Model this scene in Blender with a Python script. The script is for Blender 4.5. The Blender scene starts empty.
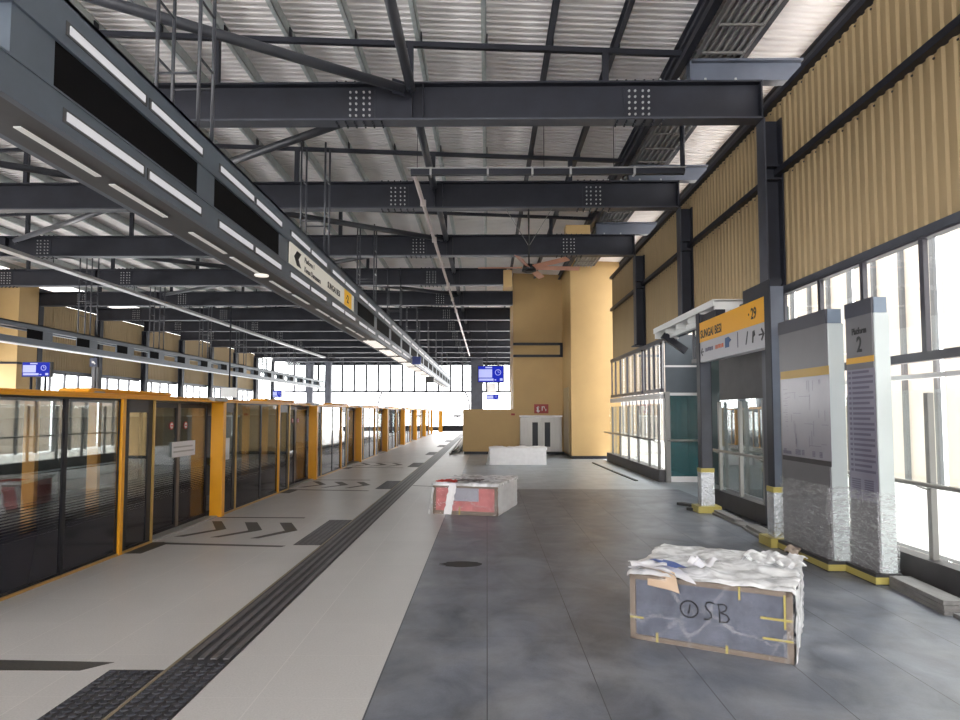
import bpy, bmesh, math, random
from mathutils import Vector, Matrix, noise
R = random.Random(7)
S = bpy.context.scene
C = S.collection
WL = {}

# ---------------------------------------------------------------- helpers
class M:
    def __init__(s): s.v = []; s.f = []; s.m = []; s.sm = []
    def face(s, pts, mi=0, sm=False):
        n = len(s.v); s.v += [tuple(p) for p in pts]; s.f.append(list(range(n, n+len(pts)))); s.m.append(mi); s.sm.append(sm)
    def box(s, x0, x1, y0, y1, z0, z1, mi=0):
        n = len(s.v)
        s.v += [(x0,y0,z0),(x1,y0,z0),(x1,y1,z0),(x0,y1,z0),(x0,y0,z1),(x1,y0,z1),(x1,y1,z1),(x0,y1,z1)]
        for q in ((0,3,2,1),(4,5,6,7),(0,1,5,4),(1,2,6,5),(2,3,7,6),(3,0,4,7)):
            s.f.append([n+i for i in q]); s.m.append(mi); s.sm.append(False)
        return s
    def bar(s, p, q, w, h, mi=0, up=(0,0,1)):
        p = Vector(p); q = Vector(q); d = (q-p).normalized(); u = Vector(up)
        a = d.cross(u)
        if a.length < 1e-4: a = d.cross(Vector((1,0,0)))
        a.normalize(); b = a.cross(d).normalized()
        n = len(s.v)
        for e in (p, q):
            for i, j in ((-1,-1),(1,-1),(1,1),(-1,1)):
                s.v.append(tuple(e + a*(i*w/2) + b*(j*h/2)))
        for f in ((3,2,1,0),(4,5,6,7),(0,1,5,4),(1,2,6,5),(2,3,7,6),(3,0,4,7)):
            s.f.append([n+i for i in f]); s.m.append(mi); s.sm.append(False)
        return s
    def tube(s, p, q, r, n=10, mi=0, r2=None, cap=True):
        p = Vector(p); q = Vector(q); d = (q-p).normalized()
        a = d.orthogonal().normalized(); b = d.cross(a)
        k = len(s.v); r2 = r if r2 is None else r2
        for e, rr in ((p, r), (q, r2)):
            for i in range(n):
                t = 2*math.pi*i/n
                s.v.append(tuple(e + (a*math.cos(t) + b*math.sin(t))*rr))
        for i in range(n):
            j = (i+1) % n
            s.f.append([k+i, k+j, k+n+j, k+n+i]); s.m.append(mi); s.sm.append(True)
        if cap:
            s.f.append([k+i for i in reversed(range(n))]); s.m.append(mi); s.sm.append(False)
            s.f.append([k+n+i for i in range(n)]); s.m.append(mi); s.sm.append(False)
        return s
    def path(s, pts, r, n=6, mi=0):
        for a, b in zip(pts, pts[1:]): s.tube(a, b, r, n, mi)
        return s
    def prism(s, poly, z0, z1, mi=0):
        k = len(s.v); n = len(poly)
        area = sum(poly[i][0]*poly[(i+1)%n][1]-poly[(i+1)%n][0]*poly[i][1] for i in range(n))
        if area < 0: poly = poly[::-1]
        s.v += [(x,y,z0) for x,y in poly] + [(x,y,z1) for x,y in poly]
        s.f.append([k+i for i in reversed(range(n))]); s.m.append(mi); s.sm.append(False)
        s.f.append([k+n+i for i in range(n)]); s.m.append(mi); s.sm.append(False)
        for i in range(n):
            j = (i+1)%n
            s.f.append([k+i,k+j,k+n+j,k+n+i]); s.m.append(mi); s.sm.append(False)
        return s
    def grid(s, fn, nu, nv, mi=0, sm=True):
        k = len(s.v)
        for i in range(nu+1):
            for j in range(nv+1): s.v.append(tuple(fn(i/nu, j/nv)))
        for i in range(nu):
            for j in range(nv):
                a = k+i*(nv+1)+j
                s.f.append([a, a+nv+1, a+nv+2, a+1]); s.m.append(mi); s.sm.append(sm)
        return s
    def build(s, name, mats, parent=None, bevel=0, **kw):
        o = Vector(WL.get(parent.name, (0,0,0))) if parent else Vector((0,0,0))
        me = bpy.data.meshes.new(name)
        me.from_pydata([tuple(Vector(v)-o) for v in s.v], [], s.f)
        for m in (mats if isinstance(mats, (list, tuple)) else [mats]): me.materials.append(m)
        me.polygons.foreach_set('material_index', s.m)
        me.polygons.foreach_set('use_smooth', s.sm)
        me.update()
        ob = bpy.data.objects.new(name, me); C.objects.link(ob)
        if parent: ob.parent = parent; WL[ob.name] = tuple(o)
        if bevel:
            b = ob.modifiers.new('bevel', 'BEVEL'); b.width = bevel; b.segments = 2; b.limit_method = 'ANGLE'
        tag(ob, **kw)
        return ob

def tag(o, label=None, cat=None, group=None, kind=None):
    if label: o['label'] = label
    if cat: o['category'] = cat
    if group: o['group'] = group
    if kind: o['kind'] = kind

def root(name, loc=(0,0,0), rz=0, local=False, **kw):
    o = bpy.data.objects.new(name, None); C.objects.link(o)
    o.location = loc; o.rotation_euler = (0,0,rz); o.empty_display_size = .2
    WL[o.name] = (0,0,0) if local else tuple(loc)
    tag(o, **kw); return o

KIDS = {}
def kids(o): return [c for c in bpy.data.objects if c.parent == o]
def copy_tree(o, parent=None):
    c = o.copy(); C.objects.link(c)
    WL[c.name] = WL.get(o.name, (0,0,0))
    if parent: c.parent = parent
    for ch in kids(o): copy_tree(ch, c)
    return c

def txt(body, size, mat, parent, mtx, name='lettering', sx=1.0, align='LEFT', depth=.002, bold=.022):
    cu = bpy.data.curves.new('txt', 'FONT'); cu.body = body; cu.size = size; cu.align_x = align; cu.extrude = depth; cu.resolution_u = 3; cu.offset = size*bold
    t = bpy.data.objects.new('txt', cu); C.objects.link(t)
    bpy.context.view_layer.update()
    me = bpy.data.meshes.new_from_object(t.evaluated_get(bpy.context.evaluated_depsgraph_get()))
    bpy.data.objects.remove(t); bpy.data.curves.remove(cu)
    o = Vector(WL.get(parent.name, (0,0,0))) if parent else Vector((0,0,0))
    me.transform(Matrix.Translation(-o) @ mtx @ Matrix.Diagonal((sx,1,1,1)))
    me.materials.clear(); me.materials.append(mat); me.name = name
    ob = bpy.data.objects.new(name, me); C.objects.link(ob); ob.parent = parent
    return ob

def face_mx(origin, right, upv):
    r = Vector(right).normalized(); u = Vector(upv).normalized(); n = r.cross(u)
    m = Matrix((r, u, n)).transposed().to_4x4(); m.translation = origin
    return m

ORD = ['first','second','third','fourth','fifth','sixth','seventh','eighth','ninth','tenth','eleventh','twelfth','thirteenth','fourteenth']

# ---------------------------------------------------------------- materials
def nt(name):
    m = bpy.data.materials.new(name); m.use_nodes = True
    t = m.node_tree; t.nodes.clear()
    return m, t, t.nodes, t.links
def mat(name, col, rough=.5, metal=0, var=0, scale=3, bump=0, bscale=40, spec=.5, emit=None, estr=1, stretch=None, rvar=0, coat=0):
    m, t, N, L = nt(name)
    out = N.new('ShaderNodeOutputMaterial'); p = N.new('ShaderNodeBsdfPrincipled'); L.new(p.outputs[0], out.inputs[0])
    p.inputs['Base Color'].default_value = (*col,1); p.inputs['Roughness'].default_value = rough
    p.inputs['Metallic'].default_value = metal; p.inputs['Specular IOR Level'].default_value = spec
    p.inputs['Coat Weight'].default_value = coat
    tc = N.new('ShaderNodeTexCoord'); vec = tc.outputs['Object']
    if stretch:
        mp = N.new('ShaderNodeMapping'); mp.inputs['Scale'].default_value = stretch; L.new(vec, mp.inputs[0]); vec = mp.outputs[0]
    if var or rvar:
        n = N.new('ShaderNodeTexNoise'); n.inputs['Scale'].default_value = scale; n.inputs['Detail'].default_value = 6; n.inputs['Roughness'].default_value=.6
        L.new(vec, n.inputs['Vector'])
        if var:
            r = N.new('ShaderNodeMapRange'); r.inputs[1].default_value=.3; r.inputs[2].default_value=.7
            r.inputs[3].default_value = 1-var; r.inputs[4].default_value = 1+var; L.new(n.outputs['Fac'], r.inputs[0])
            mx = N.new('ShaderNodeMix'); mx.data_type='RGBA'; mx.blend_type='MULTIPLY'; mx.inputs[0].default_value=1
            mx.inputs[6].default_value=(*col,1); L.new(r.outputs[0], mx.inputs[7]); L.new(mx.outputs[2], p.inputs['Base Color'])
        if rvar:
            r = N.new('ShaderNodeMapRange'); r.inputs[1].default_value=.3; r.inputs[2].default_value=.7
            r.inputs[3].default_value = max(0,rough-rvar); r.inputs[4].default_value = min(1,rough+rvar)
            L.new(n.outputs['Fac'], r.inputs[0]); L.new(r.outputs[0], p.inputs['Roughness'])
    if bump:
        n2 = N.new('ShaderNodeTexNoise'); n2.inputs['Scale'].default_value = bscale; n2.inputs['Detail'].default_value=4; L.new(vec, n2.inputs['Vector'])
        b = N.new('ShaderNodeBump'); b.inputs['Strength'].default_value = bump; b.inputs['Distance'].default_value=.02
        L.new(n2.outputs['Fac'], b.inputs['Height']); L.new(b.outputs[0], p.inputs['Normal'])
    if emit:
        p.inputs['Emission Color'].default_value = (*emit,1); p.inputs['Emission Strength'].default_value = estr
    return m

def schlick(N, L, base, ior):
    # two-sided reflectance of a thin sheet: r0 + (1-r0)*(1-cos)^5
    r0 = base + ((ior-1)/(ior+1))**2
    lw = N.new('ShaderNodeLayerWeight'); lw.inputs[0].default_value = .5
    pw = N.new('ShaderNodeMath'); pw.operation='POWER'; pw.inputs[1].default_value=4; L.new(lw.outputs['Facing'], pw.inputs[0])
    ad = N.new('ShaderNodeMath'); ad.operation='MULTIPLY_ADD'; ad.inputs[1].default_value=1-r0; ad.inputs[2].default_value=r0; ad.use_clamp=True; L.new(pw.outputs[0], ad.inputs[0])
    return ad
def glass_mat(name, tint=(.92,.97,.96), base=.04, ior=1.45, rough=0.0, milk=0, milkcol=(.8,.9,.9)):
    m, t, N, L = nt(name)
    out = N.new('ShaderNodeOutputMaterial'); tr = N.new('ShaderNodeBsdfTransparent'); tr.inputs[0].default_value=(*tint,1)
    gl = N.new('ShaderNodeBsdfGlossy'); gl.inputs['Roughness'].default_value = rough; gl.inputs[0].default_value=(.95,.98,.98,1)
    ad = schlick(N, L, base, ior)
    mx = N.new('ShaderNodeMixShader'); L.new(ad.outputs[0], mx.inputs[0]); L.new(tr.outputs[0], mx.inputs[1]); L.new(gl.outputs[0], mx.inputs[2])
    last = mx
    if milk:
        d = N.new('ShaderNodeBsdfDiffuse'); d.inputs[0].default_value=(*milkcol,1)
        m2 = N.new('ShaderNodeMixShader'); m2.inputs[0].default_value=milk; L.new(mx.outputs[0], m2.inputs[1]); L.new(d.outputs[0], m2.inputs[2]); last = m2
    L.new(last.outputs[0], out.inputs[0])
    return m

def gate_glass():
    # gate pane: navy film at the bottom, a band of thin printed lines, clear above
    m, t, N, L = nt('gate_glass')
    out = N.new('ShaderNodeOutputMaterial'); tc = N.new('ShaderNodeTexCoord'); sx = N.new('ShaderNodeSeparateXYZ')
    L.new(tc.outputs['Object'], sx.inputs[0]); z = sx.outputs['Z']
    tr = N.new('ShaderNodeBsdfTransparent'); tr.inputs[0].default_value=(.80,.86,.85,1)
    gl = N.new('ShaderNodeBsdfGlossy'); gl.inputs['Roughness'].default_value=.0
    ad = schlick(N, L, .20, 1.0)
    g = N.new('ShaderNodeMixShader'); L.new(ad.outputs[0], g.inputs[0]); L.new(tr.outputs[0], g.inputs[1]); L.new(gl.outputs[0], g.inputs[2])
    pr = N.new('ShaderNodeBsdfPrincipled'); pr.inputs['Base Color'].default_value=(.016,.017,.028,1); pr.inputs['Roughness'].default_value=.12
    pr.inputs['Specular IOR Level'].default_value=.35
    # stripes: fract(z/0.03) < width(z)
    dv = N.new('ShaderNodeMath'); dv.operation='DIVIDE'; dv.inputs[1].default_value=.026; L.new(z, dv.inputs[0])
    fc = N.new('ShaderNodeMath'); fc.operation='FRACT'; L.new(dv.outputs[0], fc.inputs[0])
    mr = N.new('ShaderNodeMapRange'); mr.inputs[1].default_value=.43; mr.inputs[2].default_value=.76; mr.inputs[3].default_value=.95; mr.inputs[4].default_value=.0; L.new(z, mr.inputs[0])
    lt = N.new('ShaderNodeMath'); lt.operation='LESS_THAN'; L.new(fc.outputs[0], lt.inputs[0]); L.new(mr.outputs[0], lt.inputs[1])
    lo = N.new('ShaderNodeMath'); lo.operation='LESS_THAN'; lo.inputs[1].default_value=.43; L.new(z, lo.inputs[0])
    mxm = N.new('ShaderNodeMath'); mxm.operation='MAXIMUM'; L.new(lt.outputs[0], mxm.inputs[0]); L.new(lo.outputs[0], mxm.inputs[1])
    mx = N.new('ShaderNodeMixShader'); L.new(mxm.outputs[0], mx.inputs[0]); L.new(g.outputs[0], mx.inputs[1]); L.new(pr.outputs[0], mx.inputs[2])
    L.new(mx.outputs[0], out.inputs[0])
    return m

def film(name, op=.35, col=(.9,.9,.92), rough=.25, scale=14, bump=.8, stretch=(1,1,1), lo=.35, hi=.68):
    m, t, N, L = nt(name)
    out = N.new('ShaderNodeOutputMaterial'); tc = N.new('ShaderNodeTexCoord')
    mp = N.new('ShaderNodeMapping'); mp.inputs['Scale'].default_value = stretch; L.new(tc.outputs['Object'], mp.inputs[0])
    n = N.new('ShaderNodeTexNoise'); n.inputs['Scale'].default_value=scale; n.inputs['Detail'].default_value=5; n.inputs['Distortion'].default_value=1.0; L.new(mp.outputs[0], n.inputs['Vector'])
    r = N.new('ShaderNodeMapRange'); r.inputs[1].default_value=lo; r.inputs[2].default_value=hi; r.inputs[3].default_value=op*.25; r.inputs[4].default_value=min(1,op*1.7); L.new(n.outputs['Fac'], r.inputs[0])
    b = N.new('ShaderNodeBump'); b.inputs['Strength'].default_value=bump; b.inputs['Distance'].default_value=.02; L.new(n.outputs['Fac'], b.inputs['Height'])
    p = N.new('ShaderNodeBsdfPrincipled'); p.inputs['Base Color'].default_value=(*col,1); p.inputs['Roughness'].default_value=rough; L.new(b.outputs[0], p.inputs['Normal'])
    tr = N.new('ShaderNodeBsdfTransparent'); mx = N.new('ShaderNodeMixShader')
    L.new(r.outputs[0], mx.inputs[0]); L.new(tr.outputs[0], mx.inputs[1]); L.new(p.outputs[0], mx.inputs[2]); L.new(mx.outputs[0], out.inputs[0])
    return m

def tile_mat(name, col, grout, tx, ty, gx, rough, var, vscale, stain=0, coloff=0.0, stretch=(1,1,1), rvar=.15, ox=0, oy=0, gw=.004, spec=.5):
    m, t, N, L = nt(name)
    out = N.new('ShaderNodeOutputMaterial'); p = N.new('ShaderNodeBsdfPrincipled'); L.new(p.outputs[0], out.inputs[0])
    tc = N.new('ShaderNodeTexCoord'); sp = N.new('ShaderNodeSeparateXYZ'); L.new(tc.outputs['Object'], sp.inputs[0])
    def line(sock, size, w, off):
        a = N.new('ShaderNodeMath'); a.operation='ADD'; a.inputs[1].default_value=off+100*size+w/2; L.new(sock, a.inputs[0])
        d = N.new('ShaderNodeMath'); d.operation='DIVIDE'; d.inputs[1].default_value=size; L.new(a.outputs[0], d.inputs[0])
        f = N.new('ShaderNodeMath'); f.operation='FRACT'; L.new(d.outputs[0], f.inputs[0])
        l = N.new('ShaderNodeMath'); l.operation='LESS_THAN'; l.inputs[1].default_value=w/size; L.new(f.outputs[0], l.inputs[0])
        fl = N.new('ShaderNodeMath'); fl.operation='FLOOR'; L.new(d.outputs[0], fl.inputs[0])
        return l.outputs[0], fl.outputs[0]
    lx, ix = line(sp.outputs['X'], tx, gw, ox); ly, iy = line(sp.outputs['Y'], ty, gw*.7, oy)
    sc = N.new('ShaderNodeMath'); sc.operation='MULTIPLY'; sc.inputs[1].default_value=gx; L.new(ly, sc.inputs[0])
    mxl = N.new('ShaderNodeMath'); mxl.operation='MAXIMUM'; L.new(lx, mxl.inputs[0]); L.new(sc.outputs[0], mxl.inputs[1])
    # per-tile tone
    cb = N.new('ShaderNodeCombineXYZ'); L.new(ix, cb.inputs[0]); L.new(iy, cb.inputs[1])
    wn = N.new('ShaderNodeTexWhiteNoise'); L.new(cb.outputs[0], wn.inputs[0])
    mp = N.new('ShaderNodeMapping'); mp.inputs['Scale'].default_value=stretch; L.new(tc.outputs['Object'], mp.inputs[0])
    n = N.new('ShaderNodeTexNoise'); n.inputs['Scale'].default_value=vscale; n.inputs['Detail'].default_value=8; n.inputs['Roughness'].default_value=.65; n.inputs['Distortion'].default_value=.6
    L.new(mp.outputs[0], n.inputs['Vector'])
    r = N.new('ShaderNodeMapRange'); r.inputs[1].default_value=.3; r.inputs[2].default_value=.7; r.inputs[3].default_value=1-var; r.inputs[4].default_value=1+var; L.new(n.outputs['Fac'], r.inputs[0])
    w2 = N.new('ShaderNodeMath'); w2.operation='MULTIPLY_ADD'; w2.inputs[1].default_value=coloff; w2.inputs[2].default_value=1-coloff/2; L.new(wn.outputs[0], w2.inputs[0])
    mu = N.new('ShaderNodeMath'); mu.operation='MULTIPLY'; L.new(r.outputs[0], mu.inputs[0]); L.new(w2.outputs[0], mu.inputs[1])
    fine = N.new('ShaderNodeTexNoise'); fine.inputs['Scale'].default_value=90; fine.inputs['Detail'].default_value=3; L.new(tc.outputs['Object'], fine.inputs['Vector'])
    fr = N.new('ShaderNodeMapRange'); fr.inputs[1].default_value=.3; fr.inputs[2].default_value=.7; fr.inputs[3].default_value=.93; fr.inputs[4].default_value=1.07; L.new(fine.outputs['Fac'], fr.inputs[0])
    mu2 = N.new('ShaderNodeMath'); mu2.operation='MULTIPLY'; L.new(mu.outputs[0], mu2.inputs[0]); L.new(fr.outputs[0], mu2.inputs[1])
    c1 = N.new('ShaderNodeMix'); c1.data_type='RGBA'; c1.blend_type='MULTIPLY'; c1.inputs[0].default_value=1; c1.inputs[6].default_value=(*col,1); L.new(mu2.outputs[0], c1.inputs[7])
    # pale dust smears
    n3 = N.new('ShaderNodeTexNoise'); n3.inputs['Scale'].default_value=2.3; n3.inputs['Detail'].default_value=9; n3.inputs['Roughness'].default_value=.55; n3.inputs['Distortion'].default_value=.3; L.new(tc.outputs['Object'], n3.inputs['Vector'])
    r3 = N.new('ShaderNodeMapRange'); r3.inputs[1].default_value=.42; r3.inputs[2].default_value=.85; r3.inputs[3].default_value=0; r3.inputs[4].default_value=stain*.6; L.new(n3.outputs['Fac'], r3.inputs[0])
    c2 = N.new('ShaderNodeMix'); c2.data_type='RGBA'; L.new(r3.outputs[0], c2.inputs[0]); L.new(c1.outputs[2], c2.inputs[6]); c2.inputs[7].default_value=(.5,.5,.5,1)
    c3 = N.new('ShaderNodeMix'); c3.data_type='RGBA'; L.new(mxl.outputs[0], c3.inputs[0]); L.new(c2.outputs[2], c3.inputs[6]); c3.inputs[7].default_value=(*grout,1)
    L.new(c3.outputs[2], p.inputs['Base Color'])
    rr = N.new('ShaderNodeMapRange'); rr.inputs[1].default_value=.35; rr.inputs[2].default_value=.65; rr.inputs[3].default_value=max(.02,rough-rvar); rr.inputs[4].default_value=rough+rvar; L.new(n3.outputs['Fac'], rr.inputs[0])
    L.new(rr.outputs[0], p.inputs['Roughness']); p.inputs['Specular IOR Level'].default_value = spec
    return m

def sheet_mat(name, col):
    # thin translucent cladding sheet: reflects and lets daylight through
    m, t, N, L = nt(name)
    out = N.new('ShaderNodeOutputMaterial'); d = N.new('ShaderNodeBsdfDiffuse'); d.inputs[0].default_value=(*col,1)
    tr = N.new('ShaderNodeBsdfTranslucent'); tr.inputs[0].default_value=(*col,1)
    mx = N.new('ShaderNodeMixShader'); mx.inputs[0].default_value=.4
    L.new(d.outputs[0], mx.inputs[1]); L.new(tr.outputs[0], mx.inputs[2]); L.new(mx.outputs[0], out.inputs[0])
    return m
def crease_film(name, op=.32, scale=4.5):
    # clear film with thin pale crease lines
    m, t, N, L = nt(name)
    out = N.new('ShaderNodeOutputMaterial'); tc = N.new('ShaderNodeTexCoord')
    n = N.new('ShaderNodeTexNoise'); n.inputs['Scale'].default_value=3; n.inputs['Detail'].default_value=4; L.new(tc.outputs['Object'], n.inputs['Vector'])
    mxv = N.new('ShaderNodeMix'); mxv.data_type='VECTOR'; mxv.inputs[0].default_value=.22; L.new(tc.outputs['Object'], mxv.inputs[4]); L.new(n.outputs['Color'], mxv.inputs[5])
    v = N.new('ShaderNodeTexVoronoi'); v.feature='DISTANCE_TO_EDGE'; v.inputs['Scale'].default_value=scale; L.new(mxv.outputs[1], v.inputs['Vector'])
    r = N.new('ShaderNodeMapRange'); r.inputs[1].default_value=0; r.inputs[2].default_value=.05; r.inputs[3].default_value=op; r.inputs[4].default_value=.03; L.new(v.outputs['Distance'], r.inputs[0])
    r2 = N.new('ShaderNodeMapRange'); r2.inputs[1].default_value=.4; r2.inputs[2].default_value=.7; r2.inputs[3].default_value=.1; r2.inputs[4].default_value=1; L.new(n.outputs['Fac'], r2.inputs[0])
    mu = N.new('ShaderNodeMath'); mu.operation='MULTIPLY'; L.new(r.outputs[0], mu.inputs[0]); L.new(r2.outputs[0], mu.inputs[1])
    p = N.new('ShaderNodeBsdfPrincipled'); p.inputs['Base Color'].default_value=(.9,.9,.93,1); p.inputs['Roughness'].default_value=.2
    tr = N.new('ShaderNodeBsdfTransparent'); mx = N.new('ShaderNodeMixShader')
    L.new(mu.outputs[0], mx.inputs[0]); L.new(tr.outputs[0], mx.inputs[1]); L.new(p.outputs[0], mx.inputs[2]); L.new(mx.outputs[0], out.inputs[0])
    return m
steel   = mat('dark_steel', (.017,.0185,.027), .5, var=.25, scale=2.5, spec=.35)
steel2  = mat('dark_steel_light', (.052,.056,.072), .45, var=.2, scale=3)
bluegr  = mat('bluegrey_steel', (.10,.115,.15), .4, var=.15, scale=2)
tubem   = mat('brace_paint', (.055,.058,.07), .35, var=.1)
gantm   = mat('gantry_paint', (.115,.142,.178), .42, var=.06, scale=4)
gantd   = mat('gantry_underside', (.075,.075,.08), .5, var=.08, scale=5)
gantb   = mat('gantry_infill', (.006,.006,.007), .8, spec=.1)
roofm   = mat('roof_sheet', (.84,.81,.80), .45, var=.06, scale=1.2)
purlm   = mat('galvanised_purlin', (.50,.54,.54), .45, .1, var=.12, scale=8)
tanm    = mat('tan_cladding', (.35,.255,.135), .6, var=.06, scale=1.5, stretch=(1,1,.25))
tanflat = mat('tan_panel', (.52,.35,.15), .6, var=.05, scale=1.2)
yellow  = mat('yellow_paint', (.80,.36,.012), .38, var=.05, scale=3)
gold    = mat('gold_trim', (.55,.36,.12), .35, .5)
navy    = mat('navy_frame', (.016,.016,.022), .4, spec=.3)
orange  = mat('orange_post', (.70,.30,.05), .5)
greycap = mat('grey_cap', (.35,.35,.34), .5)
white   = mat('white_paint', (.75,.75,.74), .4)
whitegl = mat('white_totem', (.54,.59,.59), .3, var=.03)
totgrey = mat('totem_face', (.135,.13,.14), .35, var=.06, scale=3)
totmap  = mat('totem_map', (.30,.29,.33), .22, var=.04)
tothead = mat('totem_header', (.045,.045,.06), .4)
totside = mat('totem_header_side', (.20,.25,.32), .35)
ink     = mat('black_ink', (.012,.012,.014), .5)
inkgrey = mat('grey_ink', (.11,.10,.15), .5)
inkred  = mat('red_ink', (.55,.12,.04), .5)
inkblue = mat('blue_ink', (.03,.08,.2), .5)
yelsign = mat('yellow_sign', (.75,.36,.01), .4)
greysign= mat('grey_sign', (.40,.40,.43), .4)
stainl  = mat('stainless', (.33,.315,.295), .4, .6, var=.08, scale=6, stretch=(1,1,.2))
alum    = mat('aluminium', (.22,.215,.205), .4, 0)
boltm   = mat('bolt_zinc', (.45,.45,.45), .4, .3)
plinthm = mat('dark_plinth', (.050,.047,.050), .55, var=.2, scale=4)
cream   = sheet_mat('cream_panel', (.70,.645,.59))
fin     = mat('grey_fin', (.13,.135,.145), .5)
outw    = mat('outside_white', (.85,.85,.84), .6, var=.05)
conc    = mat('dark_concrete', (.11,.11,.11), .8, var=.3, scale=2)
winfr   = mat('window_frame', (.055,.052,.065), .4)
winlt   = mat('light_frame', (.55,.55,.56), .4)
winglass= glass_mat('window_glass', (.96,.98,.98), .01, 1.4)
balglass= glass_mat('balustrade_glass', (.93,.96,.955), .02, 1.45)
teal    = glass_mat('teal_glass', (.10,.20,.21), .08, 1.5, milk=.35, milkcol=(.04,.11,.12))
pane    = gate_glass()
light_w = mat('lamp_white', (.3,.3,.3), .5, emit=(.95,.94,1.0), estr=.45)
light_b = mat('lamp_warm', (.8,.8,.8), .5, emit=(1,.90,.80), estr=.8)
light_u = mat('lamp_dull', (.6,.6,.6), .5, emit=(1,.95,.9), estr=.22)
red     = mat('red_sign', (.30,.015,.012), .45)
cardb   = mat('cardboard', (.225,.18,.145), .75, var=.1, scale=12)
cardp   = mat('pale_cardboard', (.62,.47,.34), .75, var=.06)
bluebox = mat('blue_foam', (.118,.130,.172), .5, var=.3, scale=6)
pinkbox = mat('pink_foam', (.55,.19,.19), .55, var=.25, scale=6)
tapey   = mat('yellow_tape', (.46,.38,.11), .4)
paper   = mat('paper', (.82,.82,.86), .6)
paperb  = mat('blue_paper', (.10,.16,.42), .5)
filmw   = film('wrap_film_white', .9, (.93,.94,.96), .32, 6, .15, (1,1,1), .2, .6)
filmt   = film('wrap_film_clear', .26, (.95,.95,.97), .15, 14, 1.0, (1,1,3.0), .42, .66)  # white patches in the opacity stand in for glints on the film
filmb   = crease_film('wrap_film_box', .36, 3.6)
foil    = mat('foil_wrap', (.62,.64,.68), .2, .85, bump=1.0, bscale=35)
whitewrap = mat('white_wrap', (.9,.89,.9), .35, bump=.25, bscale=9, var=.04, scale=8)
redcloth = mat('red_film', (.75,.05,.03), .45, bump=.5, bscale=20)
boardm  = mat('timber_board', (.20,.19,.185), .6, var=.2, scale=5, stretch=(4,1,4))
boardd  = mat('dark_board', (.05,.05,.05), .6)
boardw  = mat('pale_board', (.5,.47,.44), .6, var=.2, scale=6)
tactr   = mat('tactile_rib', (.125,.12,.128), .45, var=.2, scale=9)
tactm   = mat('tactile_tile', (.042,.041,.046), .5, var=.2, scale=6)
tacts   = mat('tactile_slot', (.10,.095,.09), .6)
markm   = mat('dark_granite', (.075,.073,.068), .5, var=.25, scale=60)
wood    = mat('fan_blade_wood', (.72,.36,.24), .5, var=.1, scale=4)
black   = mat('black_plastic', (.012,.012,.013), .4)
screenb = mat('screen_blue', (.005,.005,.01), .6, spec=.1, emit=(.012,.03,.55), estr=.8)
screenw = mat('screen_pale', (.1,.1,.1), .3, emit=(.42,.46,.9), estr=.9)
trayl   = mat('galvanised_tray', (.36,.355,.355), .4, 0, var=.1)
pipem   = mat('pale_pipe', (.50,.44,.42), .4, .3, var=.1)
lightf  = tile_mat('light_granite', (.60,.595,.59), (.70,.69,.68), .6, .6, .8, .40, .03, 1.2, .0, .04, (1.6,.5,1), .04, ox=.014+.0, oy=.1, gw=.006)
darkf   = tile_mat('dark_slate', (.140,.153,.187), (.035,.035,.04), .607, 1.2, .35, .40, .42, 2.2, .75, .10, (1,.8,1), .08, ox=0, oy=.35, gw=.005)
darkf2  = tile_mat('pale_slate', (.36,.405,.445), (.24,.25,.26), .607, 1.2, .3, .34, .15, 2.0, .30, .06, (1,.6,1), .06, ox=0, oy=.35, gw=.005)  # paler and bluer than the near slate

BY = [8.5 + 3.72*k for k in range(13)]       # beam lines
RIDGE = -6.4
def roofz(x): return 6.72 - .042*abs(x - RIDGE)

# ---------------------------------------------------------------- setting
m = M()
m.box(-3.93, -.614, -14, 53.6, -.25, 0, 0)
m.box(-.614, 3.74, -14, 12.85, -.25, 0, 1)
m.box(-.614, 3.74, 12.85, 24.6, -.25, 0, 2)
m.box(-.614, 3.74, 24.6, 53.6, -.25, 0, 0)
m.box(3.74, 4.8, 10.75, 14.2, -.25, 0, 2)
floor = m.build('floor', [lightf, darkf, darkf2], kind='structure')
mk = M()
chev = [[(-3.80,9.04),(-3.665,9.04),(-3.363,8.449),(-3.676,7.924),(-3.79,7.93),(-3.485,8.41)],
        [(-3.316,8.96),(-3.145,8.96),(-2.878,8.38),(-3.231,7.89),(-3.332,7.888),(-3.04,8.34)],
        [(-2.829,8.93),(-2.665,8.93),(-2.416,8.356),(-2.732,7.83),(-2.831,7.83),(-2.57,8.33)]]
def mark(polys):
    for p in polys:
        q = M(); q.prism(p, 0, .0015); q.build('inlaid_marking', markm, floor)
for dy in (0, 5.2, 10.4):
    mark([[(x, y+dy) for x, y in c] for c in chev])
    mark([[(-3.82,9.40+dy),(-3.82,9.34+dy),(-2.6,9.31+dy),(-2.6,9.37+dy)],
          [(-3.75,7.57+dy),(-2.27,7.40+dy),(-2.30,7.33+dy),(-3.70,7.47+dy)],
          [(-3.75,7.60+dy),(-3.90,7.57+dy),(-3.88,6.98+dy),(-3.69,6.98+dy),(-3.66,7.5+dy)]])
mark([[(-3.85,4.0),(-2.957,4.005),(-2.243,3.975),(-2.372,3.845),(-3.85,3.85)]])
mark([[(-1.53,13.49),(-.62,13.2),(-.62,13.13),(-1.53,13.42)]])

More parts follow.
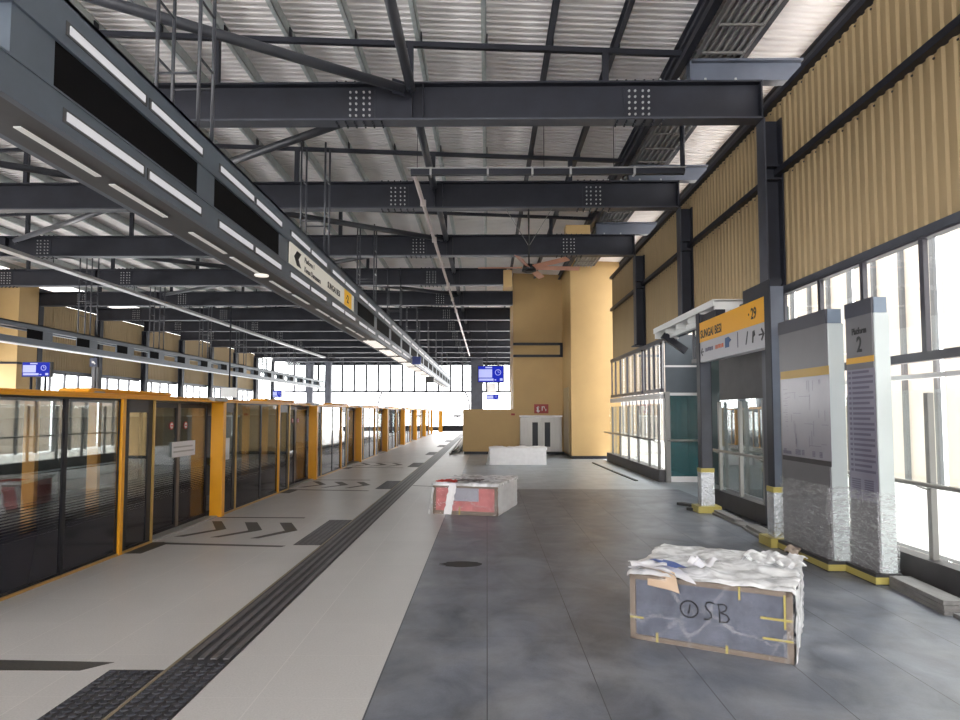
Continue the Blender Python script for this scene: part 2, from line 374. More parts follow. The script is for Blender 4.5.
m = M(); m.box(-9.3, -3.93, -14, 53.6, -1.45, -1.25); m.box(-17, -9.3, -14, 53.6, -.25, 0, 1)
m.box(-4.4,-3.93,-14,53.6,-1.25,-.25)
m.build('floor_track', [conc, lightf], kind='structure')
for x in (-5.9, -4.5+.03, -8.6, -7.17):
    pass
for i, x in enumerate((-7.45, -6.0)):
    q = M(); q.box(x-.035, x+.035, -3, 53, -1.25, -1.1)
    q.build('running_rail', steel2, label=['steel track rail on the far side of the track bed behind the gates','steel track rail nearest the gates in the dark track bed'][i], cat='rail', group='track rails')
m = M(); m.box(-9.5, -9.3, -14, 53.3, -1.25, 1.62); m.build('wall_blocker', conc, kind='structure')  # added low wall, tall enough to block bright left windows behind the gates

# roof: corrugated sheet + purlins + rafters
m = M()
ys = []; p = .125; y = -14.0
while y < 54:
    ys += [(y,0),(y+p*.42,0),(y+p*.5,.028),(y+p*.92,.028)]; y += p
k = len(m.v); xs = [-18.6, RIDGE, 5.2]
for yy, dz in ys:
    for x in xs: m.v.append((x, yy, roofz(x)+.17+dz))
for i in range(len(ys)-1):
    for j in range(2):
        a = k+i*3+j; m.f.append([a, a+3, a+4, a+1]); m.m.append(0); m.sm.append(False)
ceiling = m.build('ceiling', roofm, kind='structure')
m = M()
for s_, e_ in ((-14, 54),):
    m.face([(-18.6,s_,roofz(-18.6)+.23),(-18.6,e_,roofz(-18.6)+.23),(RIDGE,e_,roofz(RIDGE)+.23),(RIDGE,s_,roofz(RIDGE)+.23)])
    m.face([(RIDGE,s_,roofz(RIDGE)+.23),(RIDGE,e_,roofz(RIDGE)+.23),(5.2,e_,roofz(5.2)+.23),(5.2,s_,roofz(5.2)+.23)])
m.build('roof_cover', roofm, ceiling)
for n in range(-18, 6):
    x = -.04 + .885*n
    if x < -16.4: continue
    q = M(); z = roofz(x)
    q.box(x-.032, x+.032, -1, 53.5, z, z+.012); q.box(x+.022, x+.032, -1, 53.5, z, z+.165); q.box(x-.032, x+.032, -1, 53.5, z+.155, z+.167)
    q.build('purlin', purlm if x < .4 else steel2, ceiling)
for k, y in enumerate(BY):
    q = M()
    xr_ = .6 if k == 3 else .9 if k == 4 else 2.75
    for a, b in ((-16.4, RIDGE), (RIDGE, xr_)):
        q.bar((a, y, roofz(a)-.035), (b, y, roofz(b)-.035), .06, .07)
    x = -3.65 - 2.62*5
    while x < xr_-.1:
        q.box(x-.04, x+.04, y-.04, y+.04, 5.88, roofz(x)-.05); x += 2.62
    q.build('rafter', steel, ceiling)
    q = M()
    for n in range(-18, 4):
        x = -.04+.885*n
        if x < -16.4: continue
        q.box(x+.035, x+.05, y-.05, y+.05, roofz(x), roofz(x)+.12)
    q.build('purlin_cleats', steel, ceiling)

# right wall: cladding, girts, plinth
def corr(m, x, y0, y1, z0, z1, amp=.02, p=.145, mi=0, step=None):
    y = y0; pts = []
    while y < y1-1e-6:
        for t, d in ((0,0),(.35,0),(.5,amp),(.85,amp)):
            yy = y + p*t
            if yy < y1: pts.append((yy, d))
        y += p
    pts.append((y1, 0))
    k = len(m.v)
    for yy, d in pts: m.v += [(x+d, yy, z0), (x+d, yy, z1)]
    for i in range(len(pts)-1):
        a = k+2*i; m.f.append([a, a+1, a+3, a+2]); m.m.append(mi); m.sm.append(False)
wr = M()
corr(wr, 3.88, -14, 20.0, 3.1, 5.66)
wr.box(3.925, 3.935, -14, 20.0, 3.1, 5.66)
wall_right = wr.build('wall_right', tanm, kind='structure')
q = M(); q.box(3.80, 3.90, -14, 20.0, 4.62, 4.70); q.build('girt', steel, wall_right)
q = M(); q.box(3.80, 3.95, -14, 20.0, 5.62, 5.69); q.build('top_flashing', steel, wall_right)
q = M(); q.box(3.80, 3.95, -14, 20.0, 3.04, 3.12); q.build('bottom_flashing', steel2, wall_right)
q = M()
for y in [i*.29 for i in range(-2, 69)]:
    q.box(3.872,3.882,y,y+.018,5.56,5.575); q.box(3.872,3.882,y,y+.018,4.56,4.575)
q.build('fixing_screws', steel, wall_right)

m = M(); m.box(3.70, 3.95, -14, 10.72, 0, .26); m.box(3.72, 3.95, 14.2, 20.35, 0, .26)
m.build('baseboard_right', plinthm, kind='structure')

# clerestory windows of the right wall
def window(name, y0, y1, z0, z1, mull, x=3.84, fr=winfr):
    w = root(name, (x, y0, z0), kind='structure')
    q = M(); q.box(x-.04, x+.04, y0, y1, z0-.05, z0+.03); q.box(x-.03,x+.03,y0,y1,z1-.03,z1)
    q.box(x-.02,x+.02,y0,y0+.05,z0,z1); q.box(x-.02,x+.02,y1-.05,y1,z0,z1); q.build('window_frame', fr, w)
    for yy in mull:
        q = M(); q.box(x-.025,x+.02,yy-.03,yy+.03,z0,z1); q.build('mullion', fr, w)
    q = M(); q.box(x-.004,x+.004,y0+.02,y1-.02,z0,z1); q.build('glazing', winglass, w)
    return w
window('window_1', -.9, 8.38, 2.0, 3.05, [.5,1.4,2.3,3.2,4.1,4.85,5.69,6.6,7.45])
window('window_2', 8.62, 12.08, 2.45, 3.05, [9.5,10.4,11.3])
window('window_3', 14.32, 15.83, 2.0, 3.05, [14.95,15.4])
window('window_4', 16.05, 20.0, 2.0, 3.05, [16.9,17.8,18.7,19.4])
# transom strips under the clerestory, their lit undersides put into a pale colour
m = M(); m.box(3.78,3.9,-1,8.38,1.80,1.84); m.build('trim_1', winlt, kind='structure')
m = M(); m.box(3.78,3.9,14.25,20.0,1.80,1.92); m.build('trim_2', winlt, kind='structure')
m = M(); m.box(3.82,3.9,8.62,10.72,1.70,2.42); m.box(3.86,3.9,8.62,9.0,1.70,2.42); m.build('trim_3', plinthm, kind='structure')

# glass balustrades with steel posts
def balustrade(y0, y1, posts, label):
    b = root('glass_balustrade', (3.78, y0, .26), label=label, cat='balustrade', group='glass balustrades along the right wall')
    for yy in posts:
        q = M(); q.box(3.745,3.80,yy-.028,yy+.028,.26,1.67); q.build('post', alum, b, bevel=.006)
    q = M(); q.box(3.815,3.827,y0,y1,.27,1.70); q.build('glass_panel', balglass, b)
    q = M(); q.tube((3.645,y0,.90),(3.645,y1,.90),.02,10); hr = q.build('handrail', stainl, b)
    for yy in posts:
        q = M(); q.tube((3.76,yy,.84),(3.645,yy,.88),.008,6); q.build('bracket', stainl, hr)
balustrade(-.9, 8.32, [.8,2.0,3.2,4.4,5.6,6.8,8.0], 'glass balustrade with steel posts beside the boards on the right-hand side')
balustrade(8.66, 10.7, [8.9,9.75,10.6], 'short glass balustrade between the two posts of the yellow sign')
balustrade(14.25, 20.3, [14.35,15.2,16.3,17.4,18.5,19.6], 'far glass balustrade running up to the tan tower')

# outside screen seen through the right windows
m = M(); m.box(3.95, 12, -14, 10.7, -.3, -.02); m.box(4.85, 12, 10.7, 14.3, -.3, -.02); m.box(3.95, 12, 14.3, 56, -.3, -.02)
m.build('floor_outside', outw, kind='structure')
w = root('wall_outside', (9.0, 3, 0), kind='structure')
y = -14.0; i = 0
while y < 52:
    q = M(); q.box(9.0, 9.03, y+.02, y+.98 - (.12 if i % 3 == 2 else 0), .05, 5.4); q.build('cream_panel', cream, w)
    q = M(); q.box(8.90, 8.98, y-.06, y+.04, 0, 5.2); q.build('vertical_fin', fin, w)
    y += 1.0; i += 1

# corridor return wall with teal glass, and canopy
wc = root('wall_corridor', (3.9, 14.2, 0), kind='structure')
q = M(); q.box(3.9,4.8,14.2,14.26,0,.12); q.build('base_strip', white, wc)
q = M(); q.box(3.9,4.8,14.22,14.235,.12,1.9); q.build('teal_panel', teal, wc)
q = M(); q.box(3.88,4.8,14.18,14.26,1.87,1.93); q.box(3.88,4.8,14.19,14.26,2.49,2.53); q.build('transom', winlt, wc)
q = M(); q.box(3.9,4.8,14.2,14.26,1.93,3.2); q.build('upper_panel', mat('slate_panel',(.045,.06,.075),.4,var=.1), wc)
q = M(); q.tube((3.9,14.1,.90),(4.75,14.1,.90),.022); q.build('handrail', stainl, wc)
q = M(); q.box(3.86,3.96,14.12,14.26,0,1.95); q.build('corner_post', alum, wc)
m = M(); m.box(4.8,4.84,10.4,14.26,0,3.2); m.build('wall_corridor_end', mat('corridor_panel',(.06,.09,.095),.25), kind='structure')

cn = root('entrance_canopy', (3.4, 9.75, 3.0), label='white metal canopy over the side entrance behind the yellow sign', cat='canopy')
q = M(); q.box(3.4,4.4,9.75,13.25,3.17,3.205); q.build('roof_sheet', white, cn)
q = M(); q.box(3.40,3.43,9.75,13.25,3.10,3.17); q.box(3.43,3.9,9.75,9.80,3.05,3.19); q.box(3.43,3.9,13.2,13.25,3.0,3.17); q.build('fascia', white, cn)
for y in (10.4, 11.1, 11.8, 12.5):
    q = M(); q.box(3.45,3.9,y,y+.05,3.03,3.17); q.build('rib', white, cn)
q = M(); q.box(3.62,3.70,9.85,13.1,2.98,3.08); q.build('gutter', white, cn)
for y in (9.95, 12.9):
    q = M(); q.bar((3.95,y,2.72),(3.5,y,3.04),.10,.13); q.build('bracket', steel, cn)
for y in (10.0,10.8,11.6):
    q = M(); q.box(3.5,3.62,y,y+.08,3.2,3.24); q.build('clip', white, cn)

# left wall
wl = M(); corr(wl, -16.6, -14, 46.5, 3.1, 5.66, amp=-.02); wl.box(-16.66,-16.64,-14,46.5,3.1,5.66)
wall_left = wl.build('wall_left', tanm, kind='structure')
q = M(); q.box(-16.66,-16.6,-14,46.5,5.68,6.12); q.build('fascia', steel, wall_left)  # added dark panel closing the bright sky gap above the cladding
q = M(); q.box(-16.62,-16.5,4,46.5,3.03,3.12); q.build('bottom_flashing', steel2, wall_left)
q = M(); q.box(-16.66,-16.5,4,53,0,.26); q.build('plinth', plinthm, wall_left)
LW = [23.38, 27.1, 30.82, 34.54, 38.26, 41.98, 45.70, 49.42]
for i in range(len(LW)-1):
    a, b = LW[i]+.14, LW[i+1]-.14
    w = root('window_%d' % (5+i), (-16.5, a, .3), kind='structure')
    zt = 3.03 if i < 6 else 5.5
    q = M(); q.box(-16.58,-16.5,a,b,.26,.32); q.box(-16.58,-16.5,a,b,1.92,1.98); q.box(-16.58,-16.5,a,b,zt-.06,zt); q.build('window_frame', winfr, w)
    for j in range(1,4):
        yy = a+(b-a)*j/4; q = M(); q.box(-16.58,-16.5,yy-.03,yy+.03,.3,zt); q.build('mullion', winfr, w)
    q = M(); q.box(-16.545,-16.535,a,b,.3,zt); q.build('glazing', winglass, w)

# end wall
we = root('wall_end', (-16.5, 53.1, 0), kind='structure')
q = M(); q.box(-16.6,4,53.05,53.2,5.62,7); q.build('head_panel', steel, we)
q = M(); q.box(-16.6,4,53.05,53.2,3.13,3.28); q.build('mid_rail', winfr, we)
x = -15.8
for i in range(20):
    q = M(); q.box(x-.085,x+.085,53.05,53.15,3.2,5.65); q.build('mullion', winfr, we); x += .985
q = M(); q.box(-16.6,4,53.1,53.11,3.2,5.65); q.build('glazing', winglass, we)
q = M(); q.box(-16.6,4,53.1,53.15,0,.35); q.build('kerb', plinthm, we)

# ---------------------------------------------------------------- tower on the right, tower on the left
t = root('lift_tower', (2.74, 21.17, 0), label='tall tan panelled tower with recessed side and cabinet niche', cat='tower')
q = M(); q.box(2.74,4.35,21.17,25.5,.1,6.9); q.build('front_shaft', tanflat, t)
q = M(); q.box(2.76,4.3,21.19,25.5,0,.1); q.box(1.0,2.76,23.54,23.6,0,.1); q.build('skirting', navy, t)
q = M(); q.box(.95,2.75,23.5,26.5,.1,6.9); q.build('recessed_wall', tanflat, t)
q = M(); q.box(.95,2.74,23.42,23.5,3.93,4.02); q.box(.95,2.74,23.42,23.5,3.5,3.59); q.box(2.64,2.74,23.42,23.5,3.5,4.02); q.build('dark_surround', navy, t)
q = M(); q.box(2.715,2.74,21.7,23.1,.15,2.35); q.build('side_door', mat('tan_grey_door',(.40,.31,.17),.45), t)
lowall = M(); lowall.box(-.87,.95,23.5,23.7,.1,1.62); lowall.box(-.87,-.7,23.7,27,.1,1.62)
w = lowall.build('parapet_wall', tanflat, label='low tan wall left of the tall tan tower', cat='wall')
q = M(); q.box(-.83,.93,23.54,23.7,0,.1); q.build('skirting', navy, w)
m = M(); m.box(1.95,2.55,15.85,16.2,5.9,6.13); m.build('cladding_box', tanflat, label='small tan box on top of the third roof beam from the camera', cat='box')
t = root('lift_tower', (-15.5, 21.2, 0), label='tan panelled tower standing on the far left platform', cat='tower')
q = M(); q.box(-16.48,-15.5,21.2,22.1,0,6.25); q.build('front_shaft', tanflat, t)
q = M(); q.box(-16.48,-15.75,22.1,22.5,0,6.05); q.build('rear_shaft', tanflat, t)
q = M(); q.box(-16.48,-15.46,21.16,22.4,3.1,3.17); q.build('band', navy, t)

# ---------------------------------------------------------------- beams and columns
def bolts(m, x, y, z, ax='y'):
    m.tube((x,y,z),(x,y-.02,z),.015,6,1)
def make_beam(y, xe, lab, splices, bolt):
    b = root('steel_beam', (0, y, 5.37), label=lab, cat='beam', group='roof beams across the hall')
    q = M(); q.box(-16.45,xe,y-.006,y+.006,5.39,5.87); q.build('web', steel, b)
    for z0, z1 in ((5.37,5.395),(5.865,5.89)):
        q = M(); q.box(-16.45,xe,y-.11,y+.11,z0,z1); q.build('flange', steel if z0 > 5.5 else steel2, b)  # lower flange in lighter steel: its lit underside put into the colour
    for x in (-12.0,-6.4,-1.0,-.85):
        q = M(); q.box(x-.006,x+.006,y-.1,y+.1,5.39,5.87); q.build('stiffener', steel, b)
    for xc in splices:
        q = M(); q.box(xc-.2,xc+.2,y-.018,y-.006,5.43,5.83)
        for i in (-.13,-.05,.05,.13):
            for j in range(5): q.tube((xc+i,y-.018,5.47+.08*j),(xc+i,y-.035,5.47+.08*j),.016,6,1)
        for i in range(6):
            for yy in (-.08,-.04,.04,.08):
                q.tube((xc-.3+.12*i,y+yy,5.37),(xc-.3+.12*i,y+yy,5.345),.013,6,0)
                q.tube((xc-.3+.12*i,y+yy,5.89),(xc-.3+.12*i,y+yy,5.915),.013,6,0)
        q.build('splice_plate', [steel, boltm], b)
    q = M(); q.box(xe-.02,xe,y-.11,y+.11,5.37,5.89); q.build('end_plate', steel, b)
    for x in bolt:
        q = M(); q.tube((x,y-.07,5.89),(x,y-.07,5.93),.02,6); q.build('flange_bolt', boltm, b)
    return b
beam_places = ['just past the near light strips', 'above the ceiling fan', 'touching the small tan box', 'above the tan tower front']
proto = None
for k, y in enumerate(BY):
    lab = 'dark steel roof beam, %s crossing the hall counted from the camera' % ORD[k]
    if k == 0: b = proto = make_beam(y, 3.64, lab, (-14.8,-11.1,-1.7,2.03), (2.3,2.55,2.9,3.3))
    elif k == 3:
        b = make_beam(y, .60, lab, (-14.8,-11.1,-1.7), ())
        q = M(); q.box(.50,.76,y-.16,y+.5,5.30,5.82); q.build('end_casing', tanflat, b, label='tan boxed end')
    elif k == 4: b = make_beam(y, .93, lab, (-14.8,-11.1,-1.7), ())
    else:
        b = copy_tree(proto); b.location.y = y; b['label'] = lab
for k, y in enumerate(BY[:3]):
    m = M(); m.box(2.7,4.2,y-.08,y+.08,5.90,5.93); m.box(2.7,4.2,y-.08,y+.08,6.17,6.2); m.box(2.7,4.2,y-.01,y+.01,5.93,6.17); m.box(2.7,2.72,y-.08,y+.08,5.9,6.2)
    m.build('eaves_stub_beam', bluegr, label='blue-grey stub beam on the right end of the %s roof beam' % ORD[k], cat='beam', group='eaves stub beams')

def column(x, y, zt, label, s=1, name='steel_column', mt=steel):
    c = root(name, (x, y, 0), label=label, cat='column', group='steel columns')
    q = M()
    q.box(-.125,-.108,-.125,.125,0,zt); q.build('flange', mt, c) if False else None
    return c
def hcol(x0, x1, y, zt, label, zb=0):
    c = root('steel_column', ((x0+x1)/2, y, zb), label=label, cat='column', group='steel columns beside the walls')
    for a, b in ((x0, x0+.018), (x1-.018, x1)):
        q = M(); q.box(a,b,y-.125,y+.125,zb,zt); q.build('flange', steel2 if a == x0 else steel, c)
    q = M(); q.box(x0+.018,x1-.018,y-.006,y+.006,zb,zt); q.build('web', steel, c)
    q = M(); q.box(x0+.018,x1-.018,y-.11,y-.006,4.55,4.57); q.box(x0+.018,x1-.018,y-.11,y-.006,4.72,4.74); q.build('stiffener', steel, c)
    q = M(); q.box(x0-.05,x1,y-.2,y+.2,zb,zb+.03); q.build('base_plate', steel, c)
rl = ['beside the near post of the yellow sign','right of the white canopy','just behind the far right glass balustrade','hidden beside the tall tan tower']
for k in range(3):
    hcol(3.64, 3.875, BY[k], 5.37, 'dark steel column on the right wall ' + rl[k], 0 if k == 0 else 3.21 if k == 1 else 3.12)
for k in range(4, 12):
    hcol(-16.48, -16.25, BY[k], 5.37, 'dark steel column on the far left wall, %s beyond the left tan tower' % ORD[k-4])
for x0, x1, y, lab in ((-1.2,-.3,48.0,'wide dark column near the end wall, beside the blue screen'), (-13.1,-12.6,52.3,'dark column at the end wall beyond the left light gantry'), (-14.6,-14.1,52.3,'dark column in the end wall left corner windows')):
    m = M(); m.box(x0,x1,y,y+.5,0,5.62)
    c = m.build('concrete_column', steel2, label=lab, cat='column', group='columns near the end wall')
    q = M(); q.box(x0-.06,x1+.06,y-.06,y+.56,0,.2); q.build('plinth', steel, c)

# brace tubes
nodes = {}
def brace(a, b, lab, r=.062):
    m = M(); m.tube(a, b, r, 12); o = m.build('brace_tube', tubem, label=lab, cat='brace', group='roof brace tubes')
    for e, f in ((a,b),(b,a)):
        d = (Vector(f)-Vector(e)).normalized(); p0 = Vector(e)
        q = M(); q.bar(tuple(p0-d*.02), tuple(p0+d*.16), .02, .2); q.build('gusset', steel, o)
zb = 5.76
YB = [4.78] + BY
for k in range(len(YB)-1):
    y0, y1 = YB[k]+.13, YB[k+1]-.13
    brace((-1.0,y0+.05,zb),(-1.0,y1-.05,zb), 'dark ridge-wise tie tube in bay %s from the camera' % ORD[k] if False else 'dark straight tie tube running away between roof beams, %s bay from the camera' % ORD[k])
for k in range(5):
    y0, y1 = YB[k]+.13, YB[k+1]-.13
    odd = k % 2 == 0
    brace((-6.3 if odd else -1.1, y0+.03, zb), (-1.1 if odd else -6.3, y1-.03, zb), 'dark diagonal brace tube across the middle of the %s roof bay' % ORD[k])
    brace((-6.5 if odd else -11.7, y0+.03, zb), (-11.7 if odd else -6.5, y1-.03, zb), 'dark diagonal brace tube over the tracks in the %s roof bay' % ORD[k])

# ---------------------------------------------------------------- light gantries
def gantry(xr, xl, z0, z1, zub, zlt, y0, y1, label, pitch, first, bulbs, side):
    g = root('light_gantry', ((xr+xl)/2, y0, z0), label=label, cat='light gantry')
    xa, xb = min(xr,xl), max(xr,xl)
    q = M(); q.box(xb-.05,xb,y0,y1,zub,z1); q.box(xa,xa+.05,y0,y1,zub,z1); q.box(xa,xb,y0,y1,z1-.03,z1); q.box(xb-.09,xb+.012,y0,y1,zub-.012,zub); q.box(xa-.012,xa+.09,y0,y1,zub-.012,zub)
    q.build('upper_rail', gantm, g)
    q = M(); q.box(xb-.05,xb,y0,y1,z0,zlt); q.box(xa,xa+.05,y0,y1,z0,zlt); q.box(xb-.06,xb+.012,y0,y1,zlt,zlt+.012); q.box(xa-.012,xa+.06,y0,y1,zlt,zlt+.012)
    q.build('lower_rail', gantm, g)
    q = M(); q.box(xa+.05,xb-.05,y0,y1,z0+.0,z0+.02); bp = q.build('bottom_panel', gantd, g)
    y = first; i = 0
    while y < y1:
        q = M(); q.box(xa+.008,xb-.008,y-.18,y+.18,zlt,zub); q.build('post', gantm, g)
        if y+pitch < y1 or True:
            ye = min(y+pitch-.18, y1)
            ys_ = y+.18 if bulbs else y+.62*pitch
            if ye > ys_+.02:
                q = M(); q.box(xb-.028,xb-.012,ys_,ye,zlt+.012,zub-.012); q.build('infill_panel', gantb, g)
        if bulbs:
            for a, b in ((.29,1.18),(1.28,2.17)):
                if y+b < y1:
                    for z in (3.875, 3.325):
                        q = M(); q.box(xr,xr+.006,y+a-.03,y+b+.03,z-.045,z+.045,1); q.box(xr,xr+.012,y+a,y+b,z-.028,z+.028,0)
                        q.build('side_light', [light_w, gantd], g)
                    q = M(); q.box(xl+.20,xl+.245,y+a-.1,y+b-.17,z0-.008,z0+.002); q.build('underside_light', light_u, g)
        y += pitch; i += 1
    # hanger frames
    y = first-pitch; i = 0
    while y < y1:
        if y > y0:
            q = M()
            for x in (xa+.03, xb-.03):
                for yy in (y-.15, y+.15): q.tube((x,yy,z1),(x,yy,5.9),.018,6)
                for z in (4.75,5.3) if z1 > 4 else (4.2,4.8,5.2): q.tube((x,y-.15,z),(x,y+.15,z),.012,6)
            for yy in (y-.15, y+.15):
                for z in (4.6,): q.tube((xa+.03,yy,z),(xb-.03,yy,z),.012,6)
            q.build('hanger_frame', tubem, g)
        y += 2*pitch
    return g, bp
g1, bp1 = gantry(-2.6,-3.05,3.22,4.06,3.76,3.44,2.4,45.6,'long grey light gantry with rows of white strip lights hung over the near platform',2.3,1.3+2.3,True,1)
q = M(); q.tube((-2.82,8.02,3.22),(-2.82,8.02,3.205),.085,20); q.build('round_downlight', light_b, g1)
for i, y in enumerate((15.5,17.8,20.1,22.4,24.7,27,29.3,31.6)):
    q = M(); q.box(-2.97,-2.68,y,y+1.6,3.205,3.22); q.build('tray_light', light_b, g1)
g2, bp2 = gantry(-11.0,-11.4,3.14,3.64,3.52,3.27,11.0,44,'slim grey light gantry hung over the far left platform',1.9,12.3,False,1)
q = M(); q.box(-11.3,-11.1,11.5,43.5,3.125,3.14); q.build('underside_light', mat('lamp_dim',(.7,.7,.7),.4,emit=(.9,.9,1),estr=.3), g2)

# station name sign in the gantry
s = root('station_sign', (-2.58, 8.55, 3.46), label='cream platform sign with SUNGAI BESI lettering set in the overhead light gantry', cat='sign')
q = M(); q.box(-2.607,-2.585,8.42,12.5,3.452,3.748); q.build('panel', mat('sign_cream',(.66,.63,.56),.4,emit=(1,.96,.86),estr=.22), s)
mxs = lambda y,z,x=-2.584: face_mx((x,y,z),(0,1,0),(0,0,1))
q = M(); q.prism([(0,0),(.16,0),(.28,.1),(.12,.1)],0,.003)
def on_plane(poly, mx, mt, parent, name, d=.003):
    q = M(); q.prism(poly, 0, d); q.v = [tuple(mx @ Vector(v)) for v in q.v]; return q.build(name, mt, parent)
on_plane([(.13,0),(.33,0),(.20,.1),(.33,.2),(.13,.2),(0,.1)], mxs(8.58,3.495), ink, s, 'arrow')
txt('Platform 1', .10, ink, s, mxs(9.08,3.63), sx=1.25)
txt('Kwasa Damansara', .105, ink, s, mxs(9.08,3.495), sx=1.15)
txt('SUNGAI BESI', .14, ink, s, mxs(10.42,3.53), sx=1.12)
on_plane([(0,0),(.62,0),(.62,.285),(0,.285)], mxs(11.65,3.457), mat('yellow_lit',(.75,.40,.01),.4,emit=(1,.55,.02),estr=.25), s, 'yellow_square', .002)
txt('·2', .2, ink, s, mxs(11.78,3.53,-2.581), sx=1.5)

# ---------------------------------------------------------------- trays and pipes
m = M(); m.box(-10.76,-10.72,11,43,5.12,5.2); m.box(-10.94,-10.90,11,43,5.12,5.2); m.box(-10.90,-10.76,11,43,5.12,5.13)
o = m.build('cable_tray', trayl, label='pale cable tray under the beams above the far left gantry', cat='cable tray')
for y in BY[1:9]:
    q = M(); q.tube((-10.83,y,5.2),(-10.83,y,5.38),.012,6); q.build('hanger_rod', steel, o)
m = M(); m.tube((-1.15,10.1,5.27),(-1.15,43,5.27),.035,10); o = m.build('sprinkler_pipe', pipem, label='pale pipe running away under the middle of the roof', cat='pipe')
for y in [11.5+2.5*i for i in range(13)]:
    q = M(); q.box(-1.2,-1.1,y,y+.05,5.22,5.33); q.build('coupling', pipem, o)
for y in BY[1:9]:
    q = M(); q.tube((-1.15,y,5.27),(-1.15,y,5.38),.012,6); q.build('hanger_rod', steel, o)
m = M(); m.box(-1.2,3.1,10.02,10.1,5.24,5.33); m.box(-1.2,3.1,10.2,10.23,5.30,5.34)
o = m.build('cable_trunking', steel, label='dark cable trunking hung crosswise between the first two roof beams', cat='cable tray')
q = M(); q.box(-1.25,3.12,10.0,10.12,5.33,5.345); q.build('lid', trayl, o)
for x in (-1.1,.9,2.0):
    q = M(); q.tube((x,10.06,5.34),(x,10.06,roofz(x)),.006,6); q.build('hanger_wire', steel, o)
for x in (-.9,0,.7,1.3,2.3):
    q = M(); q.box(x,x+.03,9.99,10.13,5.23,5.35); q.build('clip', trayl, o)
q = M(); q.tube((3.08,10.06,5.28),(3.08,10.06,6.2),.04,8); q.build('drop_pipe', steel, o)
m = M(); 
for x in (2.82,3.38): m.box(x-.012,x+.012,2,21,6.21,6.31)
m.box(2.82,3.38,2,21,6.295,6.305)
o = m.build('cable_ladder', trayl, label='wide galvanised cable ladder above the beams near the right eaves', cat='cable tray')
for i in range(1,6):
    q = M(); q.box(2.82+.094*i-.012,2.82+.094*i+.012,2,21,6.23,6.28); q.build('long_bar', trayl, o)
y = 2.1
while y < 21:
    q = M(); q.box(2.82,3.38,y,y+.04,6.205,6.225); y += .62; q.build('rung', alum, o)
m = M(); m.box(2.58,2.68,2,21,6.16,6.25); m.build('cable_duct', steel, label='dark duct beside the wide cable ladder under the roof', cat='duct')

# ---------------------------------------------------------------- ceiling fans
def fan(loc, label, rot=0):
    f = root('ceiling_fan', loc, local=True, label=label, cat='ceiling fan')
    q = M(); q.tube((0,0,-.06),(0,0,.06),.14,20,r2=.11); q.tube((0,0,-.08),(0,0,-.06),.09,20); q.build('hub', black, f)
    q = M(); q.tube((0,0,.06),(0,0,5.37-loc[2]),.014,8); q.build('rod', black, f)
    q = M()
    for dx, dy in ((.45,.0),(-.45,.0),(0,.3)): q.tube((0,0,.42),(dx,dy,5.40-loc[2]),.007,5)
    q.build('guy_wire', alum, f)
    for a in (-106, -48, 5, 71, 179):
        c, s_ = math.cos(math.radians(a+rot)), math.sin(math.radians(a+rot))
        q = M()
        def fn(u, v, c=c, s_=s_):
            r = .13 + u*.84; w = (.048+.012*u)*(v-.5)*2; h = -.03*(v-.5)*1.4
            return (c*r - s_*w, s_*r + c*w, h+.0)
        k = len(q.v); q.grid(fn, 4, 1, sm=False)
        q.grid(lambda u, v: tuple(Vector(fn(u, 1-v))+Vector((0,0,.012))), 4, 1, sm=False)
        b = q.build('blade', wood, f)
fan((.80,12.22,4.24), 'ceiling fan with pinkish wooden blades hanging before the tan tower')
